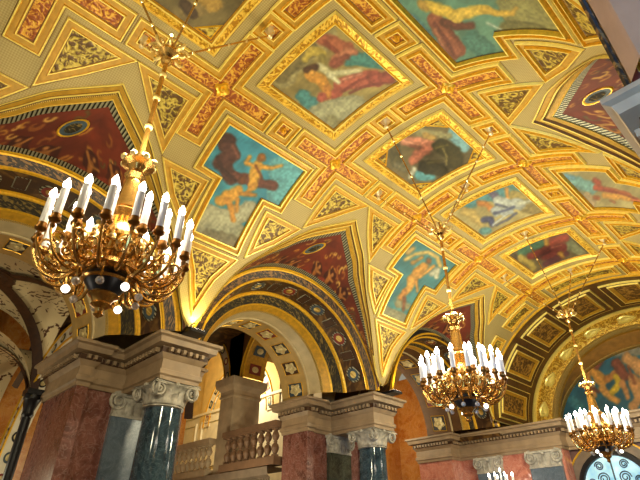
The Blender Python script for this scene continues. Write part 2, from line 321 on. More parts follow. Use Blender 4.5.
ART = {
'PA':([71.55,115.22,-119.92,60.59,310.42,69.38],(70,150,168),[((108,170,172),15.6,18.8,[(282.3,167.7),(299.5,175.2),(285.0,194.2)]),((160,156,128),17.2,18.8,[(200.3,224.2),(224.6,234.9),(237.0,245.4)]),((176,170,140),10.6,9.4,[(207.4,213.8),(225.9,219.2),(250.6,210.5)]),((140,130,100),9.4,9.4,[(205.0,236.7),(227.1,243.0)]),((95,58,50),8.1,6.9,[(226.3,144.7),(231.0,154.8),(221.1,164.1),(231.6,177.4)]),((78,48,44),4.4,3.8,[(222.0,140.6),(231.9,141.4)]),((112,66,54),5.6,5.0,[(236.1,177.3),(258.1,182.2),(274.3,184.4)]),((128,80,66),2.2,1.6,[(232.2,147.2),(237.0,157.4)]),((70,44,40),1.9,1.9,[(218.1,158.4),(222.6,170.1),(234.7,180.4)]),((214,160,66),5.3,4.7,[(256.4,165.7),(254.0,176.9),(252.5,186.4)]),((206,150,62),2.5,1.9,[(260.8,166.2),(271.1,166.6),(280.3,163.9)]),((206,150,62),2.5,2.2,[(253.4,165.9),(245.3,162.5),(248.0,156.8)]),((150,96,44),4.4,4.4,[(259.4,156.8)]),((196,140,60),2.8,2.2,[(254.4,184.8),(246.9,191.9)]),((120,66,40),1.2,0.9,[(254.6,165.2),(261.5,176.7)]),((120,70,40),4.4,4.4,[(242.3,180.3)]),((216,158,66),5.6,6.2,[(238.7,190.6),(226.8,197.4),(221.1,201.0)]),((200,140,60),3.4,2.5,[(226.8,200.5),(232.1,210.0),(232.3,220.1)]),((186,130,56),2.5,2.2,[(240.0,193.8),(246.3,193.8),(255.3,195.0)]),((190,134,58),2.2,1.9,[(237.8,199.1),(235.9,211.7)])]),
'P1':([118.27,112.3,-98.59,90.19,333.42,78.76],(158,136,78),[((176,158,104),15.6,10.4,[(321.2,36.5),(292.7,62.4),(283.7,76.4)]),((128,112,70),10.4,7.8,[(308.5,50.8),(281.4,73.9)]),((82,134,118),7.8,6.8,[(350.4,57.9),(362.8,58.4),(380.4,59.4)]),((82,136,128),6.2,7.3,[(300.5,94.8),(311.0,102.0)]),((168,160,120),12.0,13.5,[(318.7,114.6),(338.4,110.2),(355.0,107.9)]),((150,140,96),7.8,7.8,[(329.8,123.8)]),((168,98,66),5.7,7.8,[(322.2,40.6),(335.4,45.1),(345.2,49.4)]),((140,72,52),1.8,1.3,[(325.8,43.3),(337.9,53.5),(338.0,62.3)]),((186,120,84),3.6,2.6,[(332.9,61.2),(346.5,51.3),(354.6,51.3)]),((148,84,62),4.7,3.6,[(334.2,63.6),(345.4,56.9)]),((190,162,74),4.2,3.4,[(321.8,54.1),(312.1,51.9),(306.9,60.2)]),((140,122,64),3.1,3.6,[(321.8,57.7),(322.8,63.8)]),((178,98,74),7.8,9.4,[(340.8,85.6),(358.9,78.6),(374.4,77.0)]),((160,84,66),7.8,6.2,[(374.4,77.0),(389.7,75.8)]),((176,92,70),4.7,5.2,[(320.7,97.2),(338.3,92.3)]),((130,66,54),1.3,0.8,[(343.6,91.0),(359.0,79.9),(371.5,73.8)]),((128,64,54),1.3,0.8,[(350.3,93.2),(367.2,85.2),(382.6,81.5)]),((198,130,100),1.6,0.8,[(343.3,78.9),(361.2,73.1)]),((204,190,140),3.4,2.6,[(319.0,66.3),(331.6,73.8),(345.8,72.3),(359.7,69.1)]),((214,202,156),3.1,2.1,[(330.3,75.1),(338.2,81.6)]),((212,148,62),5.2,5.7,[(309.7,74.9),(318.6,78.1),(326.3,86.8)]),((96,64,40),3.4,3.6,[(307.4,69.4),(315.7,67.1)]),((220,160,72),2.6,2.1,[(312.4,72.5)]),((196,130,62),4.2,2.6,[(327.6,88.1),(328.0,96.1)])]),
'PT':([167.43,112.18,-37.22,134.68,310.5,43.33],(104,140,112),[((146,138,84),23.9,29.2,[(520.9,-0.0),(532.1,14.8),(550.8,21.7)]),((126,118,70),10.6,8.0,[(509.7,28.3),(538.0,22.6)]),((90,130,120),10.6,9.6,[(408.1,17.2),(421.5,32.8)]),((84,126,106),10.6,10.6,[(472.6,41.5),(487.2,54.1)]),((150,90,62),8.0,10.1,[(433.8,16.0),(441.7,30.3),(455.9,52.0)]),((116,66,50),1.9,1.3,[(433.5,21.2),(447.2,42.2),(454.6,57.9)]),((124,72,52),1.6,1.3,[(444.7,23.9),(455.7,37.4),(463.0,51.2)]),((110,66,48),4.8,3.7,[(443.3,21.1),(458.5,25.9),(472.2,25.6)]),((170,110,76),2.1,1.6,[(433.3,26.5),(442.8,47.4)]),((214,176,72),4.8,5.8,[(426.4,2.5),(439.8,8.0),(457.2,15.0)]),((220,182,80),6.4,4.8,[(457.2,15.0),(472.0,11.7),(485.2,9.2)]),((208,168,70),4.2,2.9,[(485.2,9.2),(498.3,12.1),(511.2,10.4)]),((200,160,70),2.4,1.9,[(510.7,10.5),(515.5,3.4)]),((190,150,70),3.7,3.2,[(419.7,-0.3),(426.1,6.0)]),((170,180,150),1.6,1.1,[(488.2,22.7),(501.8,29.1)])]),
'P2':([116.05,79.23,-69.38,63.63,348.53,90.9],(118,102,66),[((128,164,160),7.5,6.2,[(452.9,133.1),(461.7,144.1)]),((96,150,148),5.0,5.0,[(418.5,175.0),(431.8,176.8)]),((150,140,96),4.6,3.3,[(417.7,132.3),(433.4,134.6),(447.1,134.7)]),((92,82,50),5.4,5.4,[(394.7,147.5),(395.7,159.3)]),((120,110,80),3.3,2.9,[(395.3,163.2),(403.5,167.8)]),((206,134,100),3.8,4.6,[(405.3,142.0),(417.4,141.1),(431.5,143.8)]),((196,120,88),5.4,4.6,[(413.7,159.1),(421.3,152.1),(429.5,146.9)]),((222,156,120),2.1,1.2,[(404.4,141.1),(412.3,143.1)]),((150,84,64),1.0,0.8,[(411.2,146.0),(423.4,148.0)]),((186,148,80),3.3,2.5,[(425.5,135.9),(434.4,137.6)]),((74,66,34),7.1,9.2,[(439.7,145.6),(452.2,151.4),(454.9,160.1)]),((66,58,32),6.2,7.1,[(423.2,165.6),(436.1,170.3),(442.6,169.3)]),((120,106,52),1.2,1.0,[(435.7,147.8),(446.7,144.2)]),((166,146,84),1.0,0.8,[(442.8,148.6),(446.7,156.0),(446.7,164.8)]),((90,80,40),1.7,1.2,[(427.5,162.6),(442.3,160.5)]),((190,184,156),2.7,2.1,[(413.3,168.4),(408.4,176.5)])]),
'P3':([110.46,58.87,-51.43,47.28,378.32,114.82],(178,158,100),[((92,140,136),5.8,7.9,[(479.8,197.9),(494.7,194.4),(505.8,188.8)]),((86,136,134),3.8,4.5,[(465.7,204.7),(474.5,202.6)]),((98,138,128),6.2,5.2,[(513.6,186.4),(522.2,194.2)]),((168,146,82),6.2,5.2,[(514.2,194.9),(525.6,195.6)]),((94,138,132),3.4,3.1,[(481.3,230.5),(487.9,230.2)]),((148,128,76),5.8,5.2,[(525.0,205.8),(537.0,207.5)]),((196,166,96),4.5,4.8,[(463.4,210.1),(471.8,213.8),(478.3,220.9)]),((110,98,112),3.1,3.8,[(490.6,192.9),(494.7,196.1)]),((204,134,66),2.8,3.1,[(479.5,203.5),(487.1,204.4),(491.3,208.7)]),((200,142,70),2.1,1.7,[(505.8,188.8),(507.1,198.1)]),((182,182,166),4.8,5.8,[(498.0,201.0),(506.5,203.3),(518.2,203.5)]),((176,178,166),5.2,4.5,[(496.4,211.3),(510.2,211.1)]),((190,186,160),2.8,1.7,[(519.7,202.5),(530.7,197.7)]),((74,74,100),2.8,3.4,[(483.0,219.5),(490.1,218.9),(491.8,224.2)]),((80,82,106),1.2,1.0,[(494.7,213.0),(505.0,210.3),(513.3,206.5)]),((78,78,104),1.2,1.0,[(496.3,225.3),(507.1,220.2),(516.3,212.7)]),((92,94,112),0.9,0.7,[(496.4,204.4),(506.6,206.8)]),((196,196,182),1.2,0.9,[(492.7,225.1),(501.7,218.3),(508.5,212.9)])]),
'P4':([104.01,45.46,-39.62,36.51,411.42,141.41],(104,88,58),[((78,112,84),3.8,4.8,[(520.4,251.8),(529.5,247.4),(539.9,243.5)]),((166,142,72),4.1,3.8,[(519.6,257.3),(528.4,260.5),(531.5,265.8)]),((124,122,88),6.9,6.9,[(569.7,243.1),(580.1,247.6)]),((70,50,34),4.1,4.1,[(575.5,237.0),(586.3,244.9)]),((84,70,48),4.1,4.1,[(511.1,254.2),(512.3,257.5)]),((134,58,44),3.4,4.1,[(529.7,255.6),(541.4,251.9),(551.7,247.6)]),((126,54,46),5.8,6.2,[(544.8,255.4),(555.1,251.0),(560.1,247.3)]),((146,66,48),4.5,4.1,[(553.2,241.6),(564.2,236.5)]),((92,46,52),3.1,2.4,[(544.5,264.1),(555.4,259.9),(567.2,253.3)]),((180,134,54),2.2,2.1,[(545.7,239.3),(546.6,243.5)]),((170,124,50),2.8,2.1,[(560.4,253.6),(563.1,256.2)]),((170,98,76),1.0,0.9,[(551.7,247.6),(560.7,244.6)]),((80,34,34),0.9,0.7,[(537.6,257.7),(550.0,251.1)])]),
'PB':([57.88,64.53,-87.45,33.93,339.91,125.33],(78,138,138),[((160,154,118),8.8,10.1,[(382.8,313.4),(393.5,318.5),(399.7,323.4)]),((150,142,104),5.7,4.4,[(398.4,301.8),(404.8,306.4)]),((196,168,100),1.8,2.2,[(404.7,259.9),(413.3,253.9),(425.1,250.7),(434.6,255.6),(438.8,264.6)]),((180,150,90),3.1,2.2,[(407.1,252.2),(410.7,248.7)]),((204,146,66),4.4,5.3,[(422.8,265.6),(416.9,272.5),(412.8,278.1)]),((212,154,70),4.4,3.1,[(412.8,278.1),(409.5,288.0),(404.8,293.4)]),((140,88,46),3.1,3.1,[(426.8,260.1)]),((190,130,60),3.5,2.6,[(403.7,292.3),(400.0,297.5)]),((140,84,50),1.8,1.5,[(403.8,297.7),(401.2,309.5)]),((206,150,72),1.8,1.5,[(419.3,276.9),(426.5,271.1),(432.3,265.0)]),((196,138,62),1.8,1.3,[(416.1,281.4),(417.3,291.5)]),((186,180,150),2.6,2.6,[(431.1,273.2),(436.4,268.3),(436.5,276.5)]),((172,132,70),2.2,1.8,[(412.0,262.8),(419.7,256.8)])]),
'PC':([147.72,49.37,22.3,60.59,381.55,46.84],(172,156,106),[((124,162,150),3.9,5.9,[(568.4,173.0),(577.2,177.3),(591.9,185.2)]),((110,150,158),2.4,2.1,[(565.9,169.4),(573.2,172.8)]),((176,150,110),3.9,4.5,[(585.0,190.9),(590.7,199.1)]),((178,84,60),2.4,2.7,[(595.0,178.4),(598.5,181.4)]),((176,84,58),2.4,3.0,[(595.1,185.0),(611.6,189.7),(628.1,195.7)]),((190,110,64),2.7,2.4,[(616.1,191.5),(640.2,201.8)]),((206,150,70),3.0,3.0,[(603.8,193.2),(614.5,195.7),(628.2,197.9)]),((160,92,52),1.8,2.1,[(593.5,193.8),(597.4,195.2)]),((130,60,46),0.7,0.6,[(604.1,188.3),(622.1,193.3),(637.2,199.0)]),((150,90,60),1.0,0.9,[(609.8,199.0),(614.4,201.7)])]),
'PM':([109.97,171.41,-150.86,137.66,366.06,104.97],(124,106,64),[((150,124,74),12.0,10.0,[(190.0,9.6),(216.3,3.9)]),((186,146,70),7.0,9.0,[(196.2,-5.2),(215.3,6.1)]),((88,66,44),6.0,6.0,[(183.6,5.0),(192.1,16.2)])]),
'PL':([96.61,-32.15,-16.57,-87.7,667.82,420.96],(46,104,114),[((160,150,120),4.8,6.9,[(571.6,359.0),(592.2,350.1),(616.2,347.5),(639.0,346.9),(667.7,352.2)]),((66,128,132),5.5,4.8,[(561.2,401.7),(574.3,409.1)]),((214,150,62),4.8,6.2,[(565.3,362.8),(580.3,363.3),(597.4,379.1)]),((212,146,66),4.5,2.8,[(578.6,371.0),(585.6,388.4),(590.1,395.9)]),((218,154,70),4.5,2.8,[(597.8,388.5),(609.9,397.7),(615.7,401.2)]),((196,128,56),4.5,4.1,[(603.3,377.3),(616.8,370.2)]),((222,178,40),4.8,3.1,[(559.6,376.5),(570.3,374.7)]),((222,180,44),4.1,3.1,[(609.7,392.2),(617.1,383.1),(613.1,375.7)]),((140,76,44),3.4,2.8,[(590.7,363.7),(596.6,358.1)]),((110,60,40),2.1,1.7,[(572.7,378.7),(593.9,392.2)]),((140,76,48),5.5,4.8,[(612.6,360.7),(624.5,375.9)]),((216,158,92),6.2,7.6,[(624.1,355.5),(639.2,365.4),(646.6,376.4)]),((214,152,84),6.2,5.5,[(632.1,379.7),(639.6,397.6),(632.5,406.4)]),((206,142,76),3.8,3.1,[(620.9,383.2),(626.9,397.6)]),((150,88,50),1.7,1.4,[(626.2,364.9),(634.0,383.3)]),((190,130,74),6.9,7.6,[(660.7,366.1),(667.4,387.2),(657.2,400.9)]),((150,60,44),5.5,6.2,[(677.6,377.1),(690.3,394.1)]),((220,170,60),4.1,4.1,[(674.0,400.8),(686.9,404.0)]),((160,90,60),4.8,4.8,[(657.2,355.2),(681.1,363.4)])]),
}
# ================================================================= VAULT
GX = [0, .04, .3, .47, .70, .81, .88, .94, 1.0]; GY = [32.5, 34, 42.5, 51, 63.5, 72, 80, 87, 88.5]
def groin(d): return float(np.interp(abs(d), GX, GY))
def smooth_groin(d): return sum(groin(d+e) for e in (-.03, 0, .03))/3 if abs(d) > .06 else groin(d)
YC = {-1: -.98, 1: 1.02, 3: 3.03}
def theta_max(y):
    for k, c in YC.items():
        if abs(y-c) < 1.0: return smooth_groin(y-c)
    return 88.5
YEND = 5.05
def vault_shell():
    mb = MB().m('sage'); ys = [-3.2+i*.1 for i in range(12)]; y = -2.0
    while y < 4.1: ys.append(round(y, 4)); y += .02
    while y < YEND: ys.append(round(y, 4)); y += .1
    ys.append(YEND); rows = []; uvs = []
    for y in ys:
        tl = theta_max(y); rows.append([V(tl*(2*j/56-1), y) for j in range(57)]); uvs.append([(tl*(2*j/56-1)/A2D, y) for j in range(57)])
    mb.grid(rows, uvs); return struct(mb.build('ceiling', angle=60))
vault_shell()
# --------------------------------------------------------------- camera (also used to skip coffers far outside the view)
f_, yaw, pitch, roll, cx_, cy_ = 484.1, .8107, .56832, .00481, 1.41024, -1.45038
_F = Vector((-math.sin(yaw)*math.cos(pitch), math.cos(yaw)*math.cos(pitch), math.sin(pitch))); _r = Vector((math.cos(yaw), math.sin(yaw), 0)); _u = _r.cross(_F)
_r, _u = _r*math.cos(roll)+_u*math.sin(roll), -_r*math.sin(roll)+_u*math.cos(roll)
CAMP = Vector((cx_*S, cy_*S, EYE))
def seen(p, mg=40):
    d = wp(p)-CAMP; z = d.dot(_F)
    if z < .1: return False
    x = 320+f_*d.dot(_r)/z; y = 240-f_*d.dot(_u)/z; return -mg < x < 640+mg and -mg < y < 480+mg
def any_seen(pts, mg=10): return any(seen(p, mg) for p in pts)
# --------------------------------------------------------------- coffers
PN = {-2: 'edge', -1: 'top-edge painting', 0: 'pink-robed painting', 1: 'dark-robed painting', 2: 'white-robed painting', 3: 'dark red painting', 4: 'end arch'}
SIDE = {-1: 'left', 1: 'right', 0: 'crown'}
PR = [(-0.012, .001, 'crevice'), (-0.008, .001, 'gilt_pale'), (-0.004, 0.0192, 'gilt_pale'), (0.002, 0.0192, 'gilt'), (0.006, .004, 'ochre'), (0.033, .004, 'gilt'), (0.037, 0.0216, 'gilt_pale'), (0.043, 0.0216, 'gilt'), (0.046, .004, 'crevice'), (0.05, .003, 'crevice')]
def coffer(name, label, cat, group, poly, pmat, prof=PR, step=.05, ph=.003, parts=None, panel='panel'):
    a0 = sum(p[0] for p in poly)/len(poly); y0 = sum(p[1] for p in poly)/len(poly)
    if not any_seen([VA(*p) for p in poly]+[VA(a0, y0)]): return None, None
    t = thing(name, label, cat, VA(a0, y0), group)
    mb = MB(); inner = frame(mb, poly, prof, VA, step); mb.build('gilt_frame', parent=t)
    q = MB().m(pmat); fill(q, inner, VA, ph, step); q.build(panel, parent=t)
    return t, inner
def rosette(t, a, y, r, name='rosette', mat='gilt'):
    mb = MB().m(mat); n = 32; rows = []
    for i, (k, hh) in enumerate([(1, .004), (.8, .018), (.45, .012), (.3, .026), (.02, .034)]):
        rows.append([VA(a+r*k*math.cos(2*pi*j/n)*(1+.16*math.cos(8*pi*j/n)*(k > .5)), y+r*k*math.sin(2*pi*j/n)*(1+.16*math.cos(8*pi*j/n)*(k > .5)), hh) for j in range(n)])
    mb.grid(rows, None, True); return mb.build(name, parent=t)
def rect(a, y, ha, hy): return [(a-ha, y-hy), (a+ha, y-hy), (a+ha, y+hy), (a-ha, y+hy)]
GB = .479
DY = .01
def cross_poly(a, y, La, Ly, w):
    return [(a-w, y-Ly), (a+w, y-Ly), (a+w, y-w), (a+La, y-w), (a+La, y+w), (a+w, y+w), (a+w, y+Ly), (a-w, y+Ly), (a-w, y+w), (a-La, y+w), (a-La, y-w), (a-w, y-w)]
for k in range(-2, 4):
    for s in (-1, 1):
        y = k+.5+DY+(.04 if k == 3 else 0)
        t, _ = coffer('cross_coffer', f'{SIDE[s]}-hand red cross coffer of the vault, between the {PN[k]} and {PN[k+1]}', 'ceiling coffer', 'cross-shaped coffers of the vault',
                      cross_poly(s*GB, y, .385, .385, .085), 'red_scroll')
        if t: rosette(t, s*GB, y, .045)
for k in range(-2, 4):
    if 1:
        y = k+.5+DY+(.04 if k == 3 else 0)
        t, _ = coffer('square_coffer', f'small square red coffer directly between the {PN[k]} and {PN[k+1]}', 'ceiling coffer', 'small square coffers of the vault', rect(0, y, .082, .082), 'red_scroll')
        if t: rosette(t, 0, y, .02)
    for s in (-1, 1):
        if k == -2: continue
        t, _ = coffer('square_coffer', f'small square red coffer at the {SIDE[s]} side of the {PN[k]}', 'ceiling coffer', 'small square coffers of the vault', rect(s*GB, k+DY, .082, .082), 'red_scroll')
        if t: rosette(t, s*GB, k+DY, .02)
# crown paintings
BIGPR = [(-.004, .001, 'crevice'), (0, .001, 'gilt_pale'), (.005, .02, 'gilt_pale'), (.012, .006, 'gilt_scroll'), (.048, .014, 'gilt'), (.053, .022, 'gilt_pale'), (.060, .018, 'ochre_deep'), (.067, .004, 'crevice'), (.070, .003, 'crevice')]
CROWN = {-1: ('PM', 'cut-corner ceiling painting with ochre figures at the top edge, above the nearest chandelier'),
         0: ('P1', 'large square ceiling painting of pink-robed reclining figures on brown and teal clouds'),
         1: ('P2', 'square ceiling painting with cut corners, pink and dark olive robed figure, over the middle chandelier'),
         2: ('P3', 'square ceiling painting of a white-robed figure in a teal and cream sky'),
         3: ('P4', 'square ceiling painting of dark red and plum robed figures nearest the end arch')}
for k, (art, lab) in CROWN.items():
    y = k+DY; t = thing('ceiling_painting', lab, 'ceiling painting', VA(0, y), 'paintings along the crown of the vault')
    mb = MB(); inner = frame(mb, rect(0, y, .34, .345), BIGPR, VA, .05); mb.build('gilt_frame', parent=t)
    if k in (-1, 1):
        xa, ya = .270, .275; c1, c2 = .115, .12
        octo = [(-xa+c1, y-ya), (xa-c1, y-ya), (xa, y-ya+c2), (xa, y+ya-c2), (xa-c1, y+ya), (-xa+c1, y+ya), (-xa, y+ya-c2), (-xa, y-ya+c2)]
        for sx in (-1, 1):
            for sy in (-1, 1):
                tri = [(sx*xa, y+sy*ya), (sx*(xa-c1), y+sy*ya), (sx*xa, y+sy*(ya-c2))]
                mb = MB(); i2 = frame(mb, tri, [(0, .002, 'gilt'), (.005, .01, 'gilt'), (.01, .003, 'gilt')], VA, .05); fill(mb.m('leaf_scroll'), i2, VA, .003, .04); mb.build('corner_panel', parent=t)
        inner = octo
    q = MB().m('fresco'); pts = fill(q, inner, VA, .002, .0075); ob = q.build('painting', parent=t)
    A = ART[art]; paint(ob, pts, A[0], A[1], A[2], 3+k)
# flank paintings above the piers
FPR = [(-0.012, .001, 'crevice'), (-0.008, .001, 'gilt_pale'), (-0.004, 0.0192, 'gilt_pale'), (0.002, 0.0192, 'gilt'), (0.005, .004, 'ochre'), (0.026, 0.0072, 'gilt'), (0.032, 0.0264, 'gilt_pale'), (0.04, 0.0264, 'gilt'), (0.043, .004, 'crevice'), (0.046, .003, 'crevice')]
FL = {(-1, 0): ('PA', 'T-shaped ceiling painting of two winged putti on a blue sky above the nearest left pier'),
      (-1, 2): ('PB', 'T-shaped ceiling painting of a putto under a flying scarf above the second left pier'),
      (1, 0): ('PT', 'large T-shaped ceiling painting of a golden figure over brown drapery at the top right'),
      (1, 2): ('PC', 'T-shaped ceiling painting of a red-robed figure at the right edge of the photo')}
for (s, k), (art, lab) in FL.items():
    y = k+.015; D = lambda th, yy: (s*th/A2D, y+yy)
    poly = [D(25.6, -.375), D(25.6, .375), D(43, .375), D(43.4, .215), D(61.6, .21), D(61.6, -.21), D(43.4, -.215), D(43, -.375)]
    t = thing('ceiling_painting', lab, 'ceiling painting', VA(*D(42, 0)), 'T-shaped paintings on the flanks of the vault')
    mb = MB(); inner = frame(mb, poly, FPR, VA, .05); mb.build('gilt_frame', parent=t)
    q = MB().m('fresco'); pts = fill(q, inner, VA, .002, .0075); ob = q.build('painting', parent=t); A = ART[art]; paint(ob, pts, A[0], A[1], A[2], 11+k+s)
# triangular leaf coffers
TPR = [(-0.013, .001, 'crevice'), (-0.010, .001, 'gilt_pale'), (-0.006, 0.0168, 'gilt_pale'), (-0.001, 0.0168, 'gilt'), (0.002, .004, 'ochre'), (0.028, .004, 'gilt'), (0.031, 0.018, 'gilt_pale'), (0.036, 0.018, 'gilt'), (0.038, .004, 'crevice'), (0.041, .003, 'crevice')]
BAYN = {-1: 'nearest', 1: 'middle', 3: 'far'}
def tri_coffer(lab, poly): return coffer('triangular_coffer', lab, 'ceiling coffer', 'triangular leaf coffers of the vault', poly, 'leaf_scroll', TPR, .045)
for ko in (-1, 1, 3):
    for s in (-1, 1):
        for q in (-1, 1):
            yc = YC[ko]+.005; where = 'near' if q < 0 else 'far'
            D = lambda th, d: (s*th/A2D, yc+q*d)
            m = 4.3
            tri_coffer(f'triangular leaf coffer on the {where} side of the {BAYN[ko]} {SIDE[s]} red spandrel peak', [D(26.2, .385), D(26.2, .015), D(35.2, .20), D(43.2, .385)])
            if ko == 3 and q == 1: continue
            pts = [D(44.9, .74), D(44.9, .415), D(53.2, .555), D(60.6, .73)]
            tri_coffer(f'triangular leaf coffer low on the {where} haunch of the {BAYN[ko]} {SIDE[s]} red spandrel', pts)
for k in (0, 2):
    for s in (-1, 1):
        D = lambda th, d: (s*th/A2D, k+.02+d)
        tri_coffer(f'downward-pointing leaf coffer at the vault foot over the {"nearest" if k == 0 else "second"} {SIDE[s]} pier', [D(63.2, -.215), D(63.2, .215), D(72, .095), D(84, .0), D(72, -.095)])
# end rows before the far arch: long leaf coffers
for th0, th1, w in [(-62, -47, 'lowest on the left'), (-41.5, -26, 'second from the left'), (-14.5, 14.5, 'longest, at the crown'), (26, 41.5, 'right of the crown'), (47, 62, 'lowest on the right')]:
    coffer('long_coffer', f'long leaf coffer in the row before the end arch, {w}', 'ceiling coffer', 'long coffers before the end arch', [(th0/A2D, 3.69), (th1/A2D, 3.69), (th1/A2D, 3.90), (th0/A2D, 3.90)], 'leaf_scroll', TPR)
# transverse trims at the end of the vault
def hoop(mb, y0, y1, h, mat, t0=-88, t1=88, dW=0):
    mb.m(mat); n = 72; rows = []; uv = []
    for (yy, hh) in ((y0, 0), (y0+.003, h), (y1-.003, h), (y1, 0)):
        rows.append([V(t0+(t1-t0)*j/n, yy, hh+dW) for j in range(n+1)]); uv.append([((t0+(t1-t0)*j/n)/A2D, yy) for j in range(n+1)])
    mb.grid(rows, uv)
mb = MB(); hoop(mb, 3.985, 4.0, .02, 'gilt'); hoop(mb, 4.0, 5.05, .004, 'plain_brown'); struct(mb.build('trim_1'))
# ================================================================= LUNETTES
TRIM = [1]
def lunette(ko, s, xw, ra=.99, cz=-.16):
    yc = YC[ko]; ph0 = math.asin(.16/ra); NP = 96
    def ends(u):                       # u in 0..1
        phi = pi*u; d = -math.cos(phi)*.985; th = smooth_groin(d); g = Vector(V(s*th, yc+d))
        p2 = ph0+(pi-2*ph0)*u; a = Vector((xw, yc-ra*math.cos(p2), cz+ra*math.sin(p2))); return g, a
    def pt(u, dist, h=0, back=False):
        g, a = ends(u); L = (a-g).length; k = dist/max(L, .42); k = 1-k if back else k
        p = g.lerp(a, k); n = Vector((-p.x, 0, -p.z+.2)).normalized(); return tuple(p+n*h)
    us = [.004+(.992)*j/NP for j in range(NP+1)]
    def band(mb, d0, d1, h0, h1, mat, back=False, b2=None):
        mb.m(mat); uvr = []; acc = 0; prev = None
        for u in us:
            g = ends(u)[0]; acc += (g-prev).length if prev else 0; prev = g; uvr.append(acc)
        mb.grid([[pt(u, d0, h0, back) for u in us], [pt(u, d1, h1, back if b2 is None else b2) for u in us]], [[(a, d0) for a in uvr], [(a, d1) for a in uvr]])
    TRIM[0] += 1; mb = MB()
    for d0, d1, h0, h1, mt in [(0, .004, 0, .02, 'gilt_pale'), (.004, .014, .02, .02, 'gilt_pale'), (.014, .018, .02, .004, 'crevice'), (.018, .053, .004, .004, 'ochre'), (.053, .056, .004, .004, 'crevice'), (.056, .06, .004, .018, 'gilt'), (.06, .072, .018, .018, 'gilt_pale'),
                               (.072, .078, .018, 0, 'crevice'), (.078, .09, .0, .008, 'beading'), (.09, .125, .008, .0, 'ochre'), (.125, .134, .0, .012, 'gilt_pale')]: band(mb, d0, d1, h0, h1, mt)
    struct(mb.build('trim_%d' % TRIM[0], angle=50))
    nm = BAYN[ko]; sd = SIDE[s]
    t = thing('painted_spandrel', f'dark red spandrel with gold figures and medallion over the {nm} arch, {sd} side', 'painted spandrel', tuple(ends(.5)[0]), 'red spandrels over the side arches')
    mb = MB(); band(mb, .134, .186, .004, .004, 'silver_border'); mb.build('striped_border', parent=t)
    mb = MB(); band(mb, .055, .012, .004, .004, 'silver_border', True); mb.build('striped_border', parent=t)
    # red field as dense painted mesh
    nu, nv = 440, 64; rows = []; pts = []
    for i in range(nv+1):
        row = []
        for j in range(nu+1):
            u = .004+.992*j/nu; a = Vector(pt(u, .186, .002)); b = Vector(pt(u, .055, .002, True)); p = a.lerp(b, i/nv); row.append(tuple(p)); pts.append(((u-.5)*300, (a-b).length*100*i/nv))
        rows.append(row)
    mb = MB().m('fresco_red'); mb.grid(rows, [[(j/nu, i/nv) for j in range(nu+1)] for i in range(nv+1)]); ob = mb.build('red_field', parent=t)
    r_ = random.Random(40+ko*3+s); sh = []
    for side_ in (-1, 1):
        for q in range(26):
            x = side_*(6+q*4.6); mx_ = 52*max(.12, 1-q*.042)
            for w_ in range(3):
                yy = r_.uniform(2, mx_); g = r_.choice([(186, 122, 50), (206, 152, 74), (160, 90, 40), (112, 84, 44)])
                a0 = r_.uniform(0, 6.3); rr = r_.uniform(1.5, 4.5); pl = [(x+rr*math.cos(a0+k*.8)*(1-k*.13), yy+rr*math.sin(a0+k*.8)*(1-k*.13)) for k in range(6)]; sh.append((g, 1.0, .5, pl))
        for x, y_ in ((side_*30, 22), (side_*52, 12), (side_*14, 34)):
            x -= 4; sh += [((84, 34, 20), 7, 5, [(x, y_), (x+3, y_+8)]), ((172, 104, 48), 2.2, 2.4, [(x, y_), (x+2, y_+7)]), ((176, 112, 54), 1.2, .9, [(x-6, y_-2), (x, y_+1), (x+6, y_-3)]), ((180, 118, 64), 1.5, 1.5, [(x, y_-4)]), ((176, 108, 50), 1.6, .8, [(x+2, y_+8), (x+8, y_+10), (x+13, y_+6)]), ((150, 60, 40), 2.2, 1.2, [(x-2, y_+8), (x-7, y_+12)])]
    paint(ob, pts, [1, 0, 0, 1, 0, 0], (122, 48, 24), sh, 60+ko+s, 1.2)
    # medallion
    def mp(du, dv, h):
        u = .465+du; a = Vector(pt(u, .186, h+.002)); b = Vector(pt(u, .055, h+.002, True)); L = (a-b).length; return tuple(a.lerp(b, min(1, max(0, (dv+.15)/L))))
    def circ(r, h, n=24, k=0): return [mp((r+k)*math.cos(2*pi*j/n)/3.4, (r+k)*math.sin(2*pi*j/n)*.9, h) for j in range(n)]
    mb = MB().m('gilt'); mb.grid([circ(.082, .0), circ(.08, .010), circ(.074, .010), circ(.068, .004)], None, True); mb.m('panel_blue'); mb.grid([circ(.068, .004), circ(.05, .006)], None, True)
    mb.m('panel_blue'); mb.grid([circ(.05, .006), circ(.045, .009)], None, True); mb.m('dark_leaf'); mb.grid([circ(.045, .009), circ(.025, .011), circ(.002, .012)], None, True); mb.build('medallion', parent=t)
